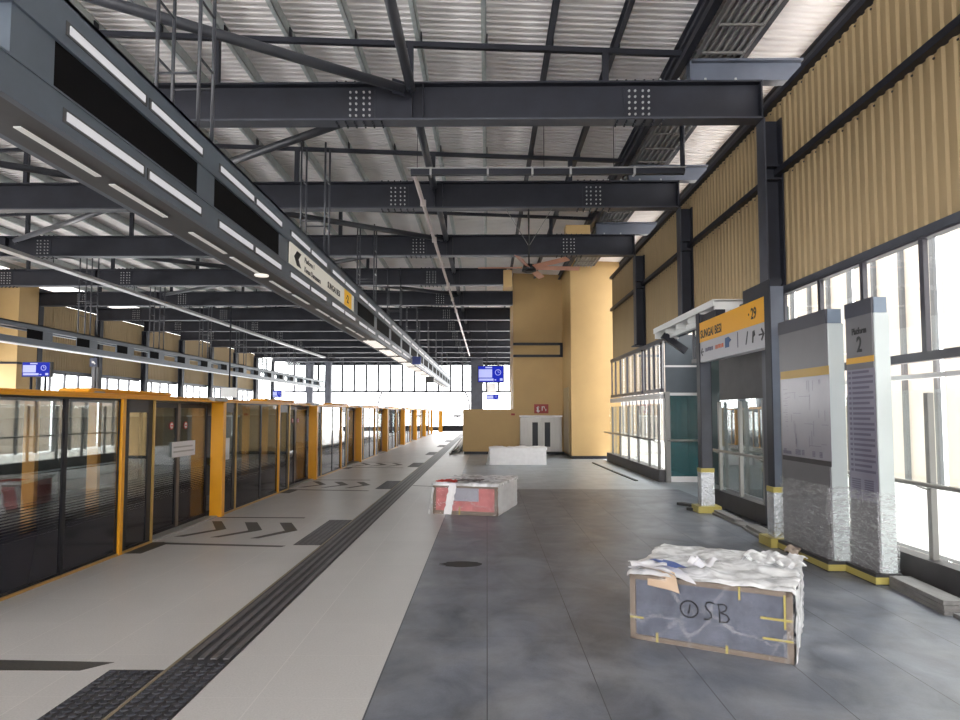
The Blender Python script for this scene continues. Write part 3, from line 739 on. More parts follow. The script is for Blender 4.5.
# ---------------------------------------------------------------- platform gates
def gate_proto():
    P = 9.4; X = -3.88
    g = root('platform_gate', (X, P, 0), label='x', cat='platform gate', group='platform screen gates')
    def b(name, mt, *a, bev=0, parent=None):
        q = M()
        for (x0,x1,y0,y1,z0,z1) in a: q.box(X+x0,X+x1,P+y0,P+y1,z0,z1)
        return q.build(name, mt, parent or g, bevel=bev)
    b('header_rail', yellow, (-.14,.03,-5.085,0,1.645,1.672), (-.3,.0,-5.085,0,1.672,1.697), bev=.006)
    b('motor_cover', yellow, (-.38,-.06,-3.0,-1.3,1.70,1.745), bev=.02)
    b('rear_hood', greycap, (-.55,-.3,-5.085,0,1.45,1.69))
    b('pillar', yellow, (-.12,.06,0,.11,0,1.645), bev=.008)
    b('pillar_cap', greycap, (-.32,.08,-.35,.112,1.66,1.715), bev=.01)
    b('narrow_post', yellow, (-.04,.02,-2.53,-2.47,0,1.645), bev=.004)
    b('trim_post', gold, (-.03,.012,-4.565,-4.535,0,1.645)); b('trim_post', gold, (-.03,.012,-1.865,-1.835,0,1.645))
    # fixed panels: frame + glass
    for (a, c, br) in ((-5.085,-4.57,.10),(-4.53,-3.45,.014),(-3.41,-2.54,.014),(-2.46,-1.87,.10)):
        q = b('fixed_panel', navy, (-.03,-.005,a,a+br,.0,1.645),(-.03,-.005,c-br,c,0,1.645),(-.03,-.005,a,c,1.625 if br < .05 else 1.5,1.645),(-.03,-.005,a,c,0,.05))
        b('glass_pane', pane, (-.024,-.012,a+br,c-br,.05,1.625 if br < .05 else 1.5), parent=q)
    b('mullion', navy, (-.045,.0,-3.45,-3.41,0,1.645))
    for yy in (-4.72,-3.62,-2.68): b('rear_post', orange, (-.26,-.15,yy,yy+.05,-.2,1.6))
    for (a, c, hy) in ((-1.82,-.925,-1.02),(-.875,-.01,-.86)):
        q = b('sliding_door', navy, (-.19,-.16,a,a+.03,.02,1.62),(-.19,-.16,c-.05,c,.02,1.62),(-.19,-.16,a,c,1.56,1.62),(-.19,-.16,a,c,.02,.06))
        b('glass_pane', pane, (-.182,-.17,a+.03,c-.05,.06,1.56), parent=q)
        yc = c-.16 if hy < -1 else a+.18
        k = M(); k.tube((X-.166,P+yc,1.33),(X-.163,P+yc,1.33),.05,16,0); k.tube((X-.1635,P+yc,1.33),(X-.162,P+yc,1.33),.036,16,1); k.box(X-.162,X-.1605,P+yc-.03,P+yc+.03,1.322,1.338,0)
        k.build('warning_sticker', [mat('sticker_red',(.6,.03,.03),.4) if 'sticker_red' not in bpy.data.materials else bpy.data.materials['sticker_red'], white], q)
    b('door_seam', mat('bronze_edge',(.20,.16,.14),.35,.6), (-.19,-.155,-.935,-.865,.02,1.62))
    b('sill', greycap, (-.20,-.0,-1.85,0,0,.02))
    b('base_trim', gold, (-.02,.012,-5.085,-1.85,0,.025))
    return g
gp = gate_proto()
gl = ['with the white paper notice on its doors'] + ['%s of the row from the camera' % ORD[i] for i in range(1,9)]
gates = [gp] + [copy_tree(gp) for i in range(7)]
for i, g in enumerate(gates):
    g.location.y = 9.4+5.2*i; g['label'] = 'yellow-framed glass platform gate ' + gl[i]
m = M(); m.box(-4.036,-4.034,8.32,8.98,.92,1.12); m.box(-4.0345,-4.033,8.36,8.94,.98,1.0,1); m.box(-4.0345,-4.033,8.36,8.9,1.04,1.06,1)
m.v = [(x+.0,y,z) for x,y,z in m.v]
m.build('paper_notice', [paper, mat('faint_ink',(.5,.5,.52),.6)], label='white paper notice taped across the first pair of gate doors', cat='notice')
m = M(); m.box(-3.893,-3.889+.008,9.60,9.80,.80,1.12); m.build('paper_notice', paper, label='white paper sheet taped low on the narrow pane beyond the first yellow pillar', cat='notice')
# far end gate across the platform end
e = root('end_gate', (-2, 50.5, 0), label='small yellow end gate closing the far end of the platform', cat='gate')
for x in (-3.6,-1.2):
    q = M(); q.box(x-.15,x+.15,50.4,50.6,0,1.645); q.build('post', yellow, e)
q = M(); q.box(-3.45,-1.35,50.45,50.55,1.5,1.58); q.build('top_bar', steel2, e)
q = M(); q.box(-3.45,-1.35,50.48,50.52,.05,.5); q.build('lower_panel', navy, e)
q = M(); q.tube((-2.3,50.5,.5),(-2.3,50.5,1.2),.04,8); q.box(-2.6,-2.0,50.45,50.55,1.15,1.32); q.build('camera_pole', steel2, e)

# tactile paving
m = M()
m.box(-1.86,-1.545,3.0,52,0,.002)
for i in range(4):
    a = -1.85+.077*i; m.box(a+.016,a+.052,4.02,52,.002,.010,2)
for i in range(5):
    for j in range(20):
        x = -1.83+.062*i; y = 3.05+.05*j
        if y < 3.98: m.tube((x,y,.002),(x,y,.008),.024,8,1,r2=.017)
tp = m.build('tactile_strip', [tactm, steel2, tactr], label='long dark ribbed tactile strip running up the pale platform floor', cat='tactile paving')
q = M(); q.box(-1.880,-1.858,2.9,52,0,.003); q.build('edge_strip', mat('brass_edge',(.26,.22,.15),.5), tp)
pl = ['nearest the camera with round studs','beside the chevrons','left of the pink crate','fourth from the camera','fifth from the camera','sixth from the camera','seventh from the camera']
for i, (a, b) in enumerate(((3.0,3.86),(7.44,9.16),(12.85,14.35),(18.0,19.5),(23.1,24.8),(28.4,30.1),(33.6,35.3))):
    m = M(); m.box(-2.20,-1.885,a,b,0,.002)
    if i == 0:
        for u in range(5):
            for j in range(17):
                m.tube((-2.17+.062*u,a+.03+.05*j,.002),(-2.17+.062*u,a+.03+.05*j,.008),.024,8,1,r2=.017)
    else:
        nrow = int((b-a)/.06)
        for j in range(nrow):
            for u in range(5): m.box(-2.185+.06*u,-2.15+.06*u,a+.02+.06*j,a+.05+.06*j,.002,.006,2)
    m.build('tactile_patch', [tactm, steel2, tactr], label='dark tactile patch joining the long strip, ' + pl[i], cat='tactile paving', group='tactile patches')

# ---------------------------------------------------------------- yellow way-finding sign on posts
w = root('wayfinding_sign', (3.3, 8.8, 0), label='yellow and grey SUNGAI BESI direction sign held between two dark posts', cat='sign')
for y, zt in ((7.50,2.95),(9.98,3.0)):
    q = M(); q.box(3.25,3.40,y-.07,y+.07,.04,zt); p = q.build('post', steel2 if y > 8 else bluegr, w)
    q = M(); q.box(3.238,3.25,y-.075,y+.075,.04,zt+.02); q.box(3.40,3.41,y-.075,y+.075,.04,zt+.02); q.build('side_plate', steel, p)
    q = M(); q.box(3.225,3.42,y-.09,y+.09,.10,.62); q.build('foil_sleeve', foil, p, label='crinkled silver foil sleeve')
    q = M(); q.box(3.222,3.423,y-.093,y+.093,.60,.66); q.build('yellow_tape', tapey, p, label='yellow tape band')
    q = M(); q.box(3.15,3.5,y-.16,y+.16,.0,.10); q.build('taped_base', tapey, w, label='base wrapped in yellow tape')
q = M(); q.box(3.25,3.38,7.57,9.91,2.26,2.86); q.build('board', greysign, w, bevel=.005)
q = M(); q.box(3.245,3.25,7.58,9.91,2.56,2.86); q.build('yellow_panel', yelsign, w)
q = M(); q.box(3.28,3.42,7.5,8.3,2.86,3.05); q.build('top_box', steel, w)
q = M(); q.box(3.28,3.42,9.3,9.9,2.86,2.98); q.build('top_box', steel, w)
mw = lambda y,z: face_mx((3.244,y,z),(0,-1,0),(0,0,1))
txt('SUNGAI BESI', .17, ink, w, mw(9.86,2.62), sx=.92)
txt('· 29', .19, ink, w, mw(8.06,2.645), sx=.85)
mw2 = lambda y,z: face_mx((3.249,y,z),(0,-1,0),(0,0,1))
def arrow(y, z, flip, mt=ink, sc=1):
    q = [(0,.028),(.085,.028),(.05,.068),(.068,.082),(.125,.02),(.068,-.042),(.05,-.028),(.085,.012),(0,.012)]
    if flip: q = [(.125-a,b) for a,b in q]
    on_plane([(a*sc,b*sc) for a,b in q], mw2(y,z), mt, w, 'arrow', .004)
arrow(9.86,2.39,True); arrow(7.76,2.40,False,sc=1.25)
for y0_, mt_, nm_ in ((9.66, inkgrey, 'grey_text'), (9.24, inkred, 'orange_text')):
    for i, (dx, wd, dz) in enumerate(((0,.05,0),(.07,.03,.0),(.12,.06,.004),(.20,.04,0),(.26,.05,.002))):
        on_plane([(dx,dz),(dx+wd,dz),(dx+wd,dz+.055),(dx,dz+.055)], mw2(y0_,2.40), mt_, w, nm_, .003)
on_plane([(0,0),(.14,0),(.14,.06),(.22,.09),(.12,.14),(0,.13)], mw2(8.86,2.38), inkblue, w, 'pictogram', .004)
on_plane([(0,0),(.008,0),(.008,.2),(0,.2)], mw2(8.42,2.34), inkgrey, w, 'divider', .004)
on_plane([(0,0),(.02,0),(.08,.16),(.06,.16)], mw2(8.16,2.35), ink, w, 'pictogram', .004)
on_plane([(0,0),(.03,0),(.04,.07),(.09,.09),(.07,.15),(.02,.14)], mw2(7.96,2.35), ink, w, 'pictogram', .004)

# ---------------------------------------------------------------- totems
def totem(x0, x1, y0, y1, zt, zh, label):
    t = root('totem', ((x0+x1)/2, (y0+y1)/2, 0), label=label, cat='information totem')
    q = M(); q.box(x0+.02,x1,y0,y1,.1,zh); q.build('body', whitegl, t, bevel=.006)
    q = M(); q.box(x0+.005,x0+.02,y0+.012,y1-.005,.1,zh); q.build('front_panel', totgrey, t)
    q = M(); q.box(x0,x1-.02,y0+.006,y1,zh,zt); q.build('header', tothead, t)
    q = M(); q.box(x0+.02,x1-.02,y0,y0+.006,zh,zt); q.build('header_end', totside, t, label='pale blue end of the header')
    q = M(); q.box(x0-.05,x1+.03,y0-.02,y1+.015,0,.10); q.build('base', plinthm, t)
    q = M(); q.box(x0-.053,x1+.033,y0-.023,y1+.016,.012,.07); q.build('yellow_tape', tapey, t, label='yellow tape round the base')
    q = M()
    def sh(u, v):
        pts = [(x0-.012,y1+.01),(x0-.012,y0-.012),(x1+.012,y0-.012),(x1+.012,y1+.01)]
        uu = u*3; i = min(2,int(uu)); f = uu-i
        a, b = Vector(pts[i]), Vector(pts[i+1]); p = a.lerp(b, f); z = .08+v*.72
        k = noise.noise((p.x*7,p.y*7,z*9))*.008
        return (p.x+k, p.y+k, z)
    q.grid(sh, 36, 20); q.build('plastic_wrap', filmt, t, label='clear plastic wrapped round the lower third')
    return t
t1 = totem(3.265,3.435,6.265,7.29,2.50,2.36,'tall map totem with white sides standing next to the yellow sign')
m3 = lambda y,z,x=3.268: face_mx((x,y,z),(0,-1,0),(0,0,1))
def rect(mx, a, b, w_, h_, mt, parent, name, d=.002): return on_plane([(a,b),(a+w_,b),(a+w_,b+h_),(a,b+h_)], mx, mt, parent, name, d)
mp = rect(m3(7.25,0),0,1.03,1.02,.85,totmap,t1,'map_sheet')
rect(m3(7.25,0,3.266),0,1.865,1.02,.085,mat('ochre_band',(.42,.26,.04),.4),t1,'ochre_band')
rect(m3(7.25,0,3.266),0,.985,1.02,.05,plinthm,t1,'dark_band')
q = M(); rr = random.Random(3)
def mapline(a, b, c, d):
    mx = m3(7.25,0,3.2655); q.v_ = None
    k = M(); k.prism([(min(a,c),min(b,d)),(max(a,c)+.004,min(b,d)),(max(a,c)+.004,max(b,d)+.004),(min(a,c),max(b,d)+.004)],0,.001)
    n = len(q.v); q.v += [tuple(mx @ Vector(v)) for v in k.v]; q.f += [[n+i for i in f] for f in k.f]; q.m += k.m; q.sm += k.sm
for i in range(26):
    a, b = rr.uniform(.05,.95), rr.uniform(1.12,1.80)
    if rr.random() < .5: mapline(a,b,min(.98,a+rr.uniform(.05,.25)),b)
    else: mapline(a,b,a,min(1.82,b+rr.uniform(.05,.22)))
for a in (.04,.30,.36,.44,.66,.8): 
    for j in range(4): mapline(a,1.06+.014*j,a+.05,1.066+.014*j)
mapline(.02,1.055,.2,1.085)
q.build('map_lines', inkgrey, t1)
q = M()
for r_ in range(3):
    for i in range(5): mapline(.04+.02*i,1.5-.05*i+.25*r_*.5,.14,1.5-.05*i+.25*r_*.5)
if q.v: q.build('map_text', inkgrey, t1)
t2 = totem(3.425,3.58,5.785,6.225,2.53,2.39,'tall white Platform 2 totem, nearest to the camera')
m4 = lambda y,z,x=3.429: face_mx((x,y,z),(0,-1,0),(0,0,1))
txt('Platform', .085, ink, t2, m4(6.0,2.225), align='CENTER', sx=.8)
txt('2', .2, ink, t2, m4(6.0,2.06), align='CENTER', sx=.85)
rect(m4(6.22,0),0,1.955,.44,.055,mat('orange_band',(.62,.33,.03),.4) ,t2,'orange_band')
rect(m4(6.22,0),0,.70,.44,1.2,mat('list_sheet',(.21,.20,.26),.35),t2,'list_sheet')
q = M()
for i in range(20):
    z = 1.86-.0475*i; k = M(); mx = m4(6.22,0,3.4265)
    for (a,b,c,d) in ((.03,z,.07,z+.022),(.09,z,.42 if i%3 else .36,z+.022)):
        k.prism([(a,b),(c,b),(c,d),(a,d)],0,.001)
    n = len(q.v); q.v += [tuple(mx @ Vector(v)) for v in k.v]; q.f += [[n+i2 for i2 in f] for f in k.f]; q.m += k.m; q.sm += k.sm
for cx in (.04,.24):
    for i in range(8):
        k = M(); mx = m4(6.22,0,3.4265); k.prism([(cx,.74+.02*i),(cx+.14,.74+.02*i),(cx+.14,.752+.02*i),(cx,.752+.02*i)],0,.001)
        n = len(q.v); q.v += [tuple(mx @ Vector(v)) for v in k.v]; q.f += [[n+i2 for i2 in f] for f in k.f]; q.m += k.m; q.sm += k.sm
q.build('station_list', inkgrey, t2)

# ---------------------------------------------------------------- wrapped crates
def crumple(amp, fr, seed):
    return lambda p: (noise.noise(Vector(p)*fr+Vector((seed,0,0)))-.0)*amp
def wrap_grid(L, D, H, drop, n, amp, fr, seed, over=.012):
    """film over the top of a crate draping down its sides"""
    q = M()
    def fn(u, v):
        x = -drop-over + u*(L+2*(drop+over)); y = -drop-over + v*(D+2*(drop+over)); z = H+over
        if x < -over: z -= (-over-x); x = -over
        if x > L+over: z -= (x-L-over); x = L+over
        if y < -over: z -= (-over-y); y = -over
        if y > D+over: z -= (y-D-over); y = D+over
        z = max(z, .006)
        k = noise.noise((x*fr+seed,y*fr,z*fr)); k2 = noise.noise((x*fr*3+seed,y*fr*3,z*fr*3))
        d = abs(k)*amp + abs(k2)*amp*.5
        cx, cy = x-L/2, y-D/2
        return (x+math.copysign(d,cx)*(1 if abs(cx) > L/2 else 0), y+math.copysign(d,cy)*(1 if abs(cy) > D/2 else 0), z+(d if z > H-.01 else 0))
    q.grid(fn, n, n); return q
def hand(m, pts, o, r=.004):
    m.path([(o[0]+a, o[1], o[2]+b) for a,b in pts], r, 6)

L,D,H = .985,1.02,.42
b = root('wrapped_crate', (.958,4.44,0), -math.atan2(.456,.868), local=True, label='big plastic-wrapped blue crate marked 1 SB standing nearest the camera', cat='crate')
q = M(); q.box(.01,L-.01,.01,D-.01,.015,H-.01); q.build('core', bluebox, b, bevel=.01)
e_ = M(); w_ = .036
for z in (0, H-w_*.8): e_.box(0,L,-.004,.012,z,z+w_*.8)
for x in (0, L-w_): e_.box(x,x+w_,-.004,.012,0,H)
for x0 in (L-.012, 0): 
    e_.box(x0,x0+.012,0,D,0,w_*.8); e_.box(x0,x0+.012,0,D,H-w_*.8,H); e_.box(x0,x0+.012,0,w_,0,H)
e_.box(0,L,0,w_,H-.01,H+.002); e_.box(L-w_,L,0,D,H-.01,H+.002)
e_.build('edge_guard', cardb, b)
q = M()
for (x0,x1,z0,z1) in ((.0,.09,.137,.149),(.17,.184,.0,.06),(.60,.614,0,.05),(L-.18,L-.0,.245,.258),(L-.17,L,.125,.137),(.68,.692,.34,.42),(L-.05,L-.038,.2,.4)):
    q.box(x0,x1,-.008,-.003,z0,z1)
q.build('tape', tapey, b)
q = M(); rr = .052
hand(q, [(math.cos(t*math.pi/9)*rr*1.05, math.sin(t*math.pi/9)*rr) for t in range(19)], (.385,-.018,.245), .0035)
hand(q, [(-.004,-.028),(.006,.028)], (.385,-.018,.245), .0035)
hand(q, [(.055,.05),(.035,.062),(.01,.058),(-.002,.035),(.012,.012),(.034,-.005),(.036,-.03),(.018,-.05),(-.008,-.048)], (.485,-.018,.245), .0035)
hand(q, [(0,.058),(.006,-.052)], (.565,-.018,.245), .0035)
hand(q, [(-.012,.05),(.03,.06),(.048,.045),(.042,.02),(.008,.004),(.045,-.005),(.062,-.028),(.045,-.05),(.0,-.056)], (.565,-.018,.245), .0035)
q.build('handwriting', ink, b)
q = M()
q.grid(lambda u,v: (-.012+u*(L+.024), -.013-abs(noise.noise((u*9,v*5,1)))*.006, .004+v*(H)), 24, 14)
q.build('front_film', filmb, b)
q = wrap_grid(L,D,H,.012,40,.03,3.5,3); q.build('top_film', filmw, b, label='crumpled white plastic film over the top')
q = M(); q.grid(lambda u,v: (L+.012+abs(noise.noise((u*7,v*6,5)))*.022, -.012+u*(D+.02), .004+v*(H-.02)), 24, 16); q.build('side_film', filmw, b)
q = M(); q.grid(lambda u,v: (-.012-abs(noise.noise((u*7,v*6,5)))*.012, -.012+u*(D+.02), .004+v*(H-.02)), 24, 16); q.build('side_film', filmb, b)
q = M()
for i in range(10):
    a0 = Vector((L-.36+.04*i, D-.14+.02*math.sin(i*2), H+.02)); 
q.grid(lambda u,v: (L-.36+u*.40+.02*math.sin(v*9), D*.55+v*.40, H+.03+.05*abs(noise.noise((u*6,v*6,9)))+.015*math.sin(u*14+v*9)), 22, 22)
q.build('film_bunch', filmw, b)
# loose papers on the crate (own things)
def sheet(name, mt, pts, label, cat, bend=.03, th=.003, seed=0):
    """bilinear sheet between four corner points, slightly curled"""
    q = M(); P = [Vector(p) for p in pts]
    def fn(u, v, o=0):
        p = P[0].lerp(P[1],u).lerp(P[3].lerp(P[2],u), v)
        return (p.x, p.y, p.z + bend*noise.noise((u*2.2+seed,v*2.2,seed*.7)) + o)
    q.grid(lambda u,v: fn(u,v,0), 10, 8); q.grid(lambda u,v: fn(1-u,v,th), 10, 8)
    return q.build(name, mt, None, label=label, cat=cat, group='papers on the near crate')
Mb = Matrix.Translation((.958,4.44,0)) @ Matrix.Rotation(-math.atan2(.456,.868),4,'Z')
def cb(x,y,z): return tuple(Mb @ Vector((x,y,z)))
zt = H+.05
sheet('cardboard_scrap', cardp, [cb(.09,.14,zt-.005),cb(.30,-.03,zt-.005),cb(.335,-.055,H-.075),cb(.13,-.05,H-.045)], 'torn pale brown cardboard scrap hanging over the front of the near crate', 'cardboard', .01)
sheet('paper_sheet', paper, [cb(-.02,.02,zt+.005),cb(.15,-.04,zt+.0),cb(.44,-.06,zt-.05),cb(.22,.22,zt+.012)], 'large white paper sheet curling over the front edge of the near crate', 'paper', .035, seed=2)
sheet('paper_sheet', paper, [cb(-.03,.06,zt+.03),cb(.02,-.03,zt+.012),cb(.24,.03,zt+.018),cb(.20,.2,zt+.02)], 'small white paper sheet at the left corner of the near crate', 'paper', .03, seed=5)
sheet('blue_folder', paperb, [cb(.10,.12,zt+.03),cb(.30,.015,zt+.02),cb(.37,.06,zt+.02),cb(.17,.18,zt+.03)], 'narrow blue printed leaflet among the white papers on the near crate', 'leaflet', .01, seed=8)
sheet('paper_sheet', paper, [cb(.33,.14,zt+.02),cb(.48,.08,zt+.03),cb(.56,.26,zt+.03),cb(.38,.32,zt+.035)], 'crumpled white paper lying on the film behind the blue leaflet', 'paper', .07, seed=11)
sheet('cardboard_scrap', cardb, [cb(.90,.70,zt+.06),cb(.99,.68,zt+.05),cb(1.01,.74,zt+.08),cb(.92,.77,zt+.09)], 'small brown cardboard scrap at the back right corner of the near crate', 'cardboard', .03, seed=13)

# pink crate
L,D,H = .99,1.25,.44
b = root('wrapped_crate', (-.80,9.75,0), -math.radians(15), local=True, label='pink crate in white plastic wrap standing on the joint of pale and dark floor', cat='crate')
q = M(); q.box(.01,L-.012,.01,D-.01,.02,H-.01); q.build('core', pinkbox, b, bevel=.01)
q = M(); q.box(.30,.70,-.003,.012,.20,H-.02); q.build('grey_sheet', mat('grey_sheet',(.36,.36,.42),.5,var=.1), b)
q = M(); q.box(0,L,-.006,.012,0,.055); q.box(0,L,-.006,.012,H-.05,H); q.box(L-.05,L,-.006,.012,0,H); q.box(0,.04,-.006,.012,0,H); q.build('edge_guard', cardb, b)
q = M(); q.box(.22,.24,-.009,-.004,0,.12); q.box(.40,.42,-.009,-.004,0,.12); q.build('tape', tapey, b)
q = M(); q.grid(lambda u,v: (L+.004+abs(noise.noise((u*7,v*6,2)))*.02, -.012+u*(D+.02), .004+v*(H)), 24, 14); q.build('side_wrap', whitewrap, b)
q = M(); q.grid(lambda u,v: (-.01+u*(L+.02), -.014-abs(noise.noise((u*9,v*5,7)))*.008, .004+v*H), 24, 12); q.build('front_film', filmb, b)
q = wrap_grid(L,D,H,.03,36,.03,4.0,9); q.build('top_film', filmw, b)
q = M(); q.grid(lambda u,v: (.17+.12*u+.09*v+.02*noise.noise((u*3,v*9,1)), -.02-.04*abs(noise.noise((u*6,v*3,4))), .004+v*(H+.02)), 10, 20); q.build('white_flap', whitewrap, b, label='strip of white plastic hanging across the front')
q = M(); q.grid(lambda u,v: (-.07+.07*v+.05*u, -.03-.06*u, .004+v*(H-.05)), 8, 12); q.build('loose_film', filmw, b)
q = M(); q.grid(lambda u,v: (.02+u*.30+.03*math.sin(v*5), .02+v*.25, H+.03+.04*abs(noise.noise((u*5,v*5,2)))), 14, 10); q.build('red_film', redcloth, b, label='crumpled red film on top')
m = M(); m.grid(lambda u,v: tuple(Matrix.Rotation(-math.radians(15),3,'Z') @ Vector((.35+u*.35, .06+v*.3, H+.045+.03*abs(noise.noise((u*4,v*4,6))))) + Vector((-.80,9.75,0))), 12, 10)
m.build('plastic_sheet', mat('grey_film',(.16,.15,.16),.4,bump=.5,bscale=15), label='crumpled dark grey sheet lying on the pink crate', cat='sheet')

# white crate in front of the tower
L,D,H = 1.60,.7,.47
b = root('wrapped_crate', (.09,18.72,0), math.radians(1), local=True, label='long white plastic-wrapped crate in front of the tan tower', cat='crate')
q = M(); q.box(.01,L-.01,.01,D-.01,0,H-.01); q.build('core', mat('white_foam',(.82,.76,.78),.6,var=.08,scale=4), b, bevel=.02)
q = wrap_grid(L,D,H,.06,36,.05,2.5,15); q.build('top_film', whitewrap, b)
q = M(); q.grid(lambda u,v: (-.01+u*(L+.02), -.012-abs(noise.noise((u*9,v*5,3)))*.03, .004+v*H), 28, 10); q.build('front_film', whitewrap, b)
q = M(); q.grid(lambda u,v: (-.02-.10*(1-v)*abs(math.sin(u*6)), -.03+u*.3, .004+v*H), 8, 10); q.build('loose_film', filmw, b)

# ---------------------------------------------------------------- loose boards along the right plinth
def board(x0, y0, x1, y1, z, w_, h_, label, mt=boardm):
    m = M(); m.bar((x0,y0,z+h_/2),(x1,y1,z+h_/2),w_,h_)
    m.build('timber_board', mt, None, label=label, cat='board', group='loose boards along the right plinth')
for i in range(3):
    board(3.55,5.72,3.47+.01*i,4.93+.02*i,.033*i,.17,.031,'grey board at the front end of the Platform 2 totem, %s of its stack' % ['bottom','middle','top'][i])
board(3.50,4.90,3.44,3.7,.0,.15,.03,'single grey board lying past the near board stack')
board(3.40,9.72,3.41,8.62,0,.16,.03,'lower grey board between the sign posts')
board(3.42,9.75,3.40,8.9,.032,.12,.03,'upper grey board between the sign posts')
board(3.40,8.58,3.32,7.78,0,.18,.03,'lower grey board running up to the near sign post')
board(3.42,8.5,3.36,7.80,.032,.16,.03,'upper grey board running up to the near sign post')
board(3.14,10.75,3.42,10.3,0,.12,.04,'short dark board lying left of the far sign post', boardd)
board(3.12,10.2,3.26,10.05,0,.12,.04,'stub of dark board touching the base of the far sign post', boardd)
board(3.15,19.5,3.2,16.8,0,.06,.02,'long dark strip on the floor before the far balustrade, farther half', boardd)
board(3.2,16.7,3.28,14.4,0,.07,.02,'long dark strip on the floor before the far balustrade, nearer half', boardd)
for i in range(5):
    m = M(); x0 = -1.32+.085*i; z = .03+.055*(i%3)
    m.bar((x0,23.3+.3*i,z),(x0-.12,37-.5*i,z),.08,.05)
    m.build('timber_board', [boardw, boardd, boardw, boardw, boardd][i], label='%s long batten in the pile beside the low tan wall, %s from the left' % (['pale','dark','pale','pale','dark'][i], ORD[i]), cat='board', group='battens beside the low tan wall')
m = M(); m.box(-.55,.95,18.9,20.5,0,.006); m.build('floor_mat', mat('mat_dark',(.04,.04,.042),.8), label='dark mat on the floor before the low tan wall', cat='mat') if False else None
m = M()
pts = [(math.cos(t*math.pi/12)*(.16+.03*math.sin(3*t)), math.sin(t*math.pi/12)*.22) for t in range(24)]
m.prism([(-.25+a*1.25, 6.53+b_*.55) for a,b_ in pts],0,.0015); m.build('dust_mark', mat('brown_dust',(.045,.043,.042),.8), floor)

# ---------------------------------------------------------------- cabinet and red sign by the tower
c = root('steel_cabinet', (2.0,23.4,.1), label='stainless steel double cabinet with two dark slots below the red sign', cat='cabinet')
q = M(); q.box(1.18,2.68,23.36,23.49,.1,1.38); q.build('body', stainl, c, bevel=.008)
for x0, x1, s0 in ((1.20,1.92,1.62),(1.94,2.66,2.06)):
    q = M(); q.box(x0,x1,23.34,23.36,.12,1.36); d = q.build('door', stainl, c, bevel=.004)
    q = M(); q.box(s0,s0+.2,23.335,23.342,.28,1.15); q.build('window_slot', navy, d)
q = M(); q.box(1.16,2.70,23.3,23.49,1.34,1.4); q.build('plastic_cover', whitewrap, c)
m = M(); m.box(1.70,2.21,23.46,23.49,1.47,1.80); rs = m.build('red_sign', red, label='small red sign with white symbols above the steel cabinet', cat='sign')
txt('↕', .2, white, rs, face_mx((1.76,23.458,1.55),(1,0,0),(0,0,1)), name='symbol')
q = M(); q.box(1.80,1.83,23.452,23.46,1.55,1.70); q.box(1.83,1.90,23.452,23.46,1.55,1.57); q.box(1.97,2.0,23.452,23.46,1.57,1.72); q.box(2.0,2.07,23.452,23.46,1.69,1.72); q.box(2.06,2.08,23.452,23.46,1.64,1.7); q.box(2.10,2.13,23.452,23.46,1.56,1.63); q.build('symbol', white, rs)
m = M(); m.box(.87,1.0,23.43,23.5,1.40,1.47); m.build('call_point', red, label='tiny red call point left of the steel cabinet', cat='call point')

# ---------------------------------------------------------------- screens and small signs
def screen(x0,x1,y,z0,z1,label,rods=None,posts=None, split=.55):
    s = root('information_screen', ((x0+x1)/2,y,z0), label=label, cat='screen', group='blue information screens')
    q = M(); q.box(x0,x1,y,y+.1,z0,z1); q.build('casing', black, s)
    W,Hh = x1-x0, z1-z0
    q = M(); q.box(x0+.03*W,x1-.03*W,y-.006,y,z0+.05*Hh,z1-.05*Hh); d = q.build('display', screenb, s)
    q = M(); q.box(x0+.05*W,x0+split*W,y-.01,y-.006,z0+.3*Hh,z1-.22*Hh); q.box(x0+.06*W,x0+.6*W,y-.01,y-.006,z0+.12*Hh,z0+.25*Hh)
    q.box(x0+.3*W,x0+.55*W,y-.01,y-.006,z1-.16*Hh,z1-.08*Hh)
    cx, cz, r = x0+.77*W, z0+.6*Hh, .16*Hh
    for t in range(16):
        a, b_ = t*math.pi/8, (t+1)*math.pi/8
        q.bar((cx+r*math.cos(a),y-.008,cz+r*math.sin(a)),(cx+r*math.cos(b_),y-.008,cz+r*math.sin(b_)),.02*Hh,.03*Hh)
    q.bar((cx,y-.008,cz),(cx,y-.008,cz+.7*r),.02*Hh,.02*Hh); q.bar((cx,y-.008,cz),(cx+.6*r,y-.008,cz),.02*Hh,.02*Hh)
    q.box(x0+.64*W,x0+.7*W,y-.01,y-.006,z0+.14*Hh,z0+.2*Hh); q.box(x0+.84*W,x0+.94*W,y-.01,y-.006,z0+.12*Hh,z0+.26*Hh)
    q.build('display_content', screenw, d)
    if rods:
        for x in rods: 
            q = M(); q.tube((x,y+.05,z1),(x,y+.05,5.37),.02,6); q.build('rod', steel, s)
    if posts:
        for x in posts:
            q = M(); q.tube((x,y+.05,1.62),(x,y+.05,z0),.025,6); q.build('post', steel, s)
screen(-.4,.72,27.15,2.74,3.47,'large blue information screen hung above the low tan wall', rods=(0.0,))
screen(-.063,.775,41.93,2.307,2.674,'small blue screen farther back beneath the large one', rods=(.63,))
m = M(); m.box(0,.56,41.93,41.99,2.79,3.39); m.build('white_board', white, label='white hanging board between the two blue screens', cat='sign')
m.v = []
screen(-9.72,-9.12,13.45,2.24,2.56,'blue screen on two posts at the left before the tan tower', posts=(-9.55,-9.25), split=.5)
screen(-9.6,-9.2,29.0,2.17,2.5,'small blue screen on posts far along the left tracks', posts=(-9.5,-9.3), split=.5)
p = root('camera_pole', (-3.99,6.57,1.70), label='grey pole with a dark blue camera sign standing on the nearest gate rail', cat='pole')
q = M(); q.box(-4.02,-3.985,6.550,6.590,1.70,2.0); q.box(-3.975,-3.96,6.560,6.580,1.70,1.96); q.build('pole', fin, p)
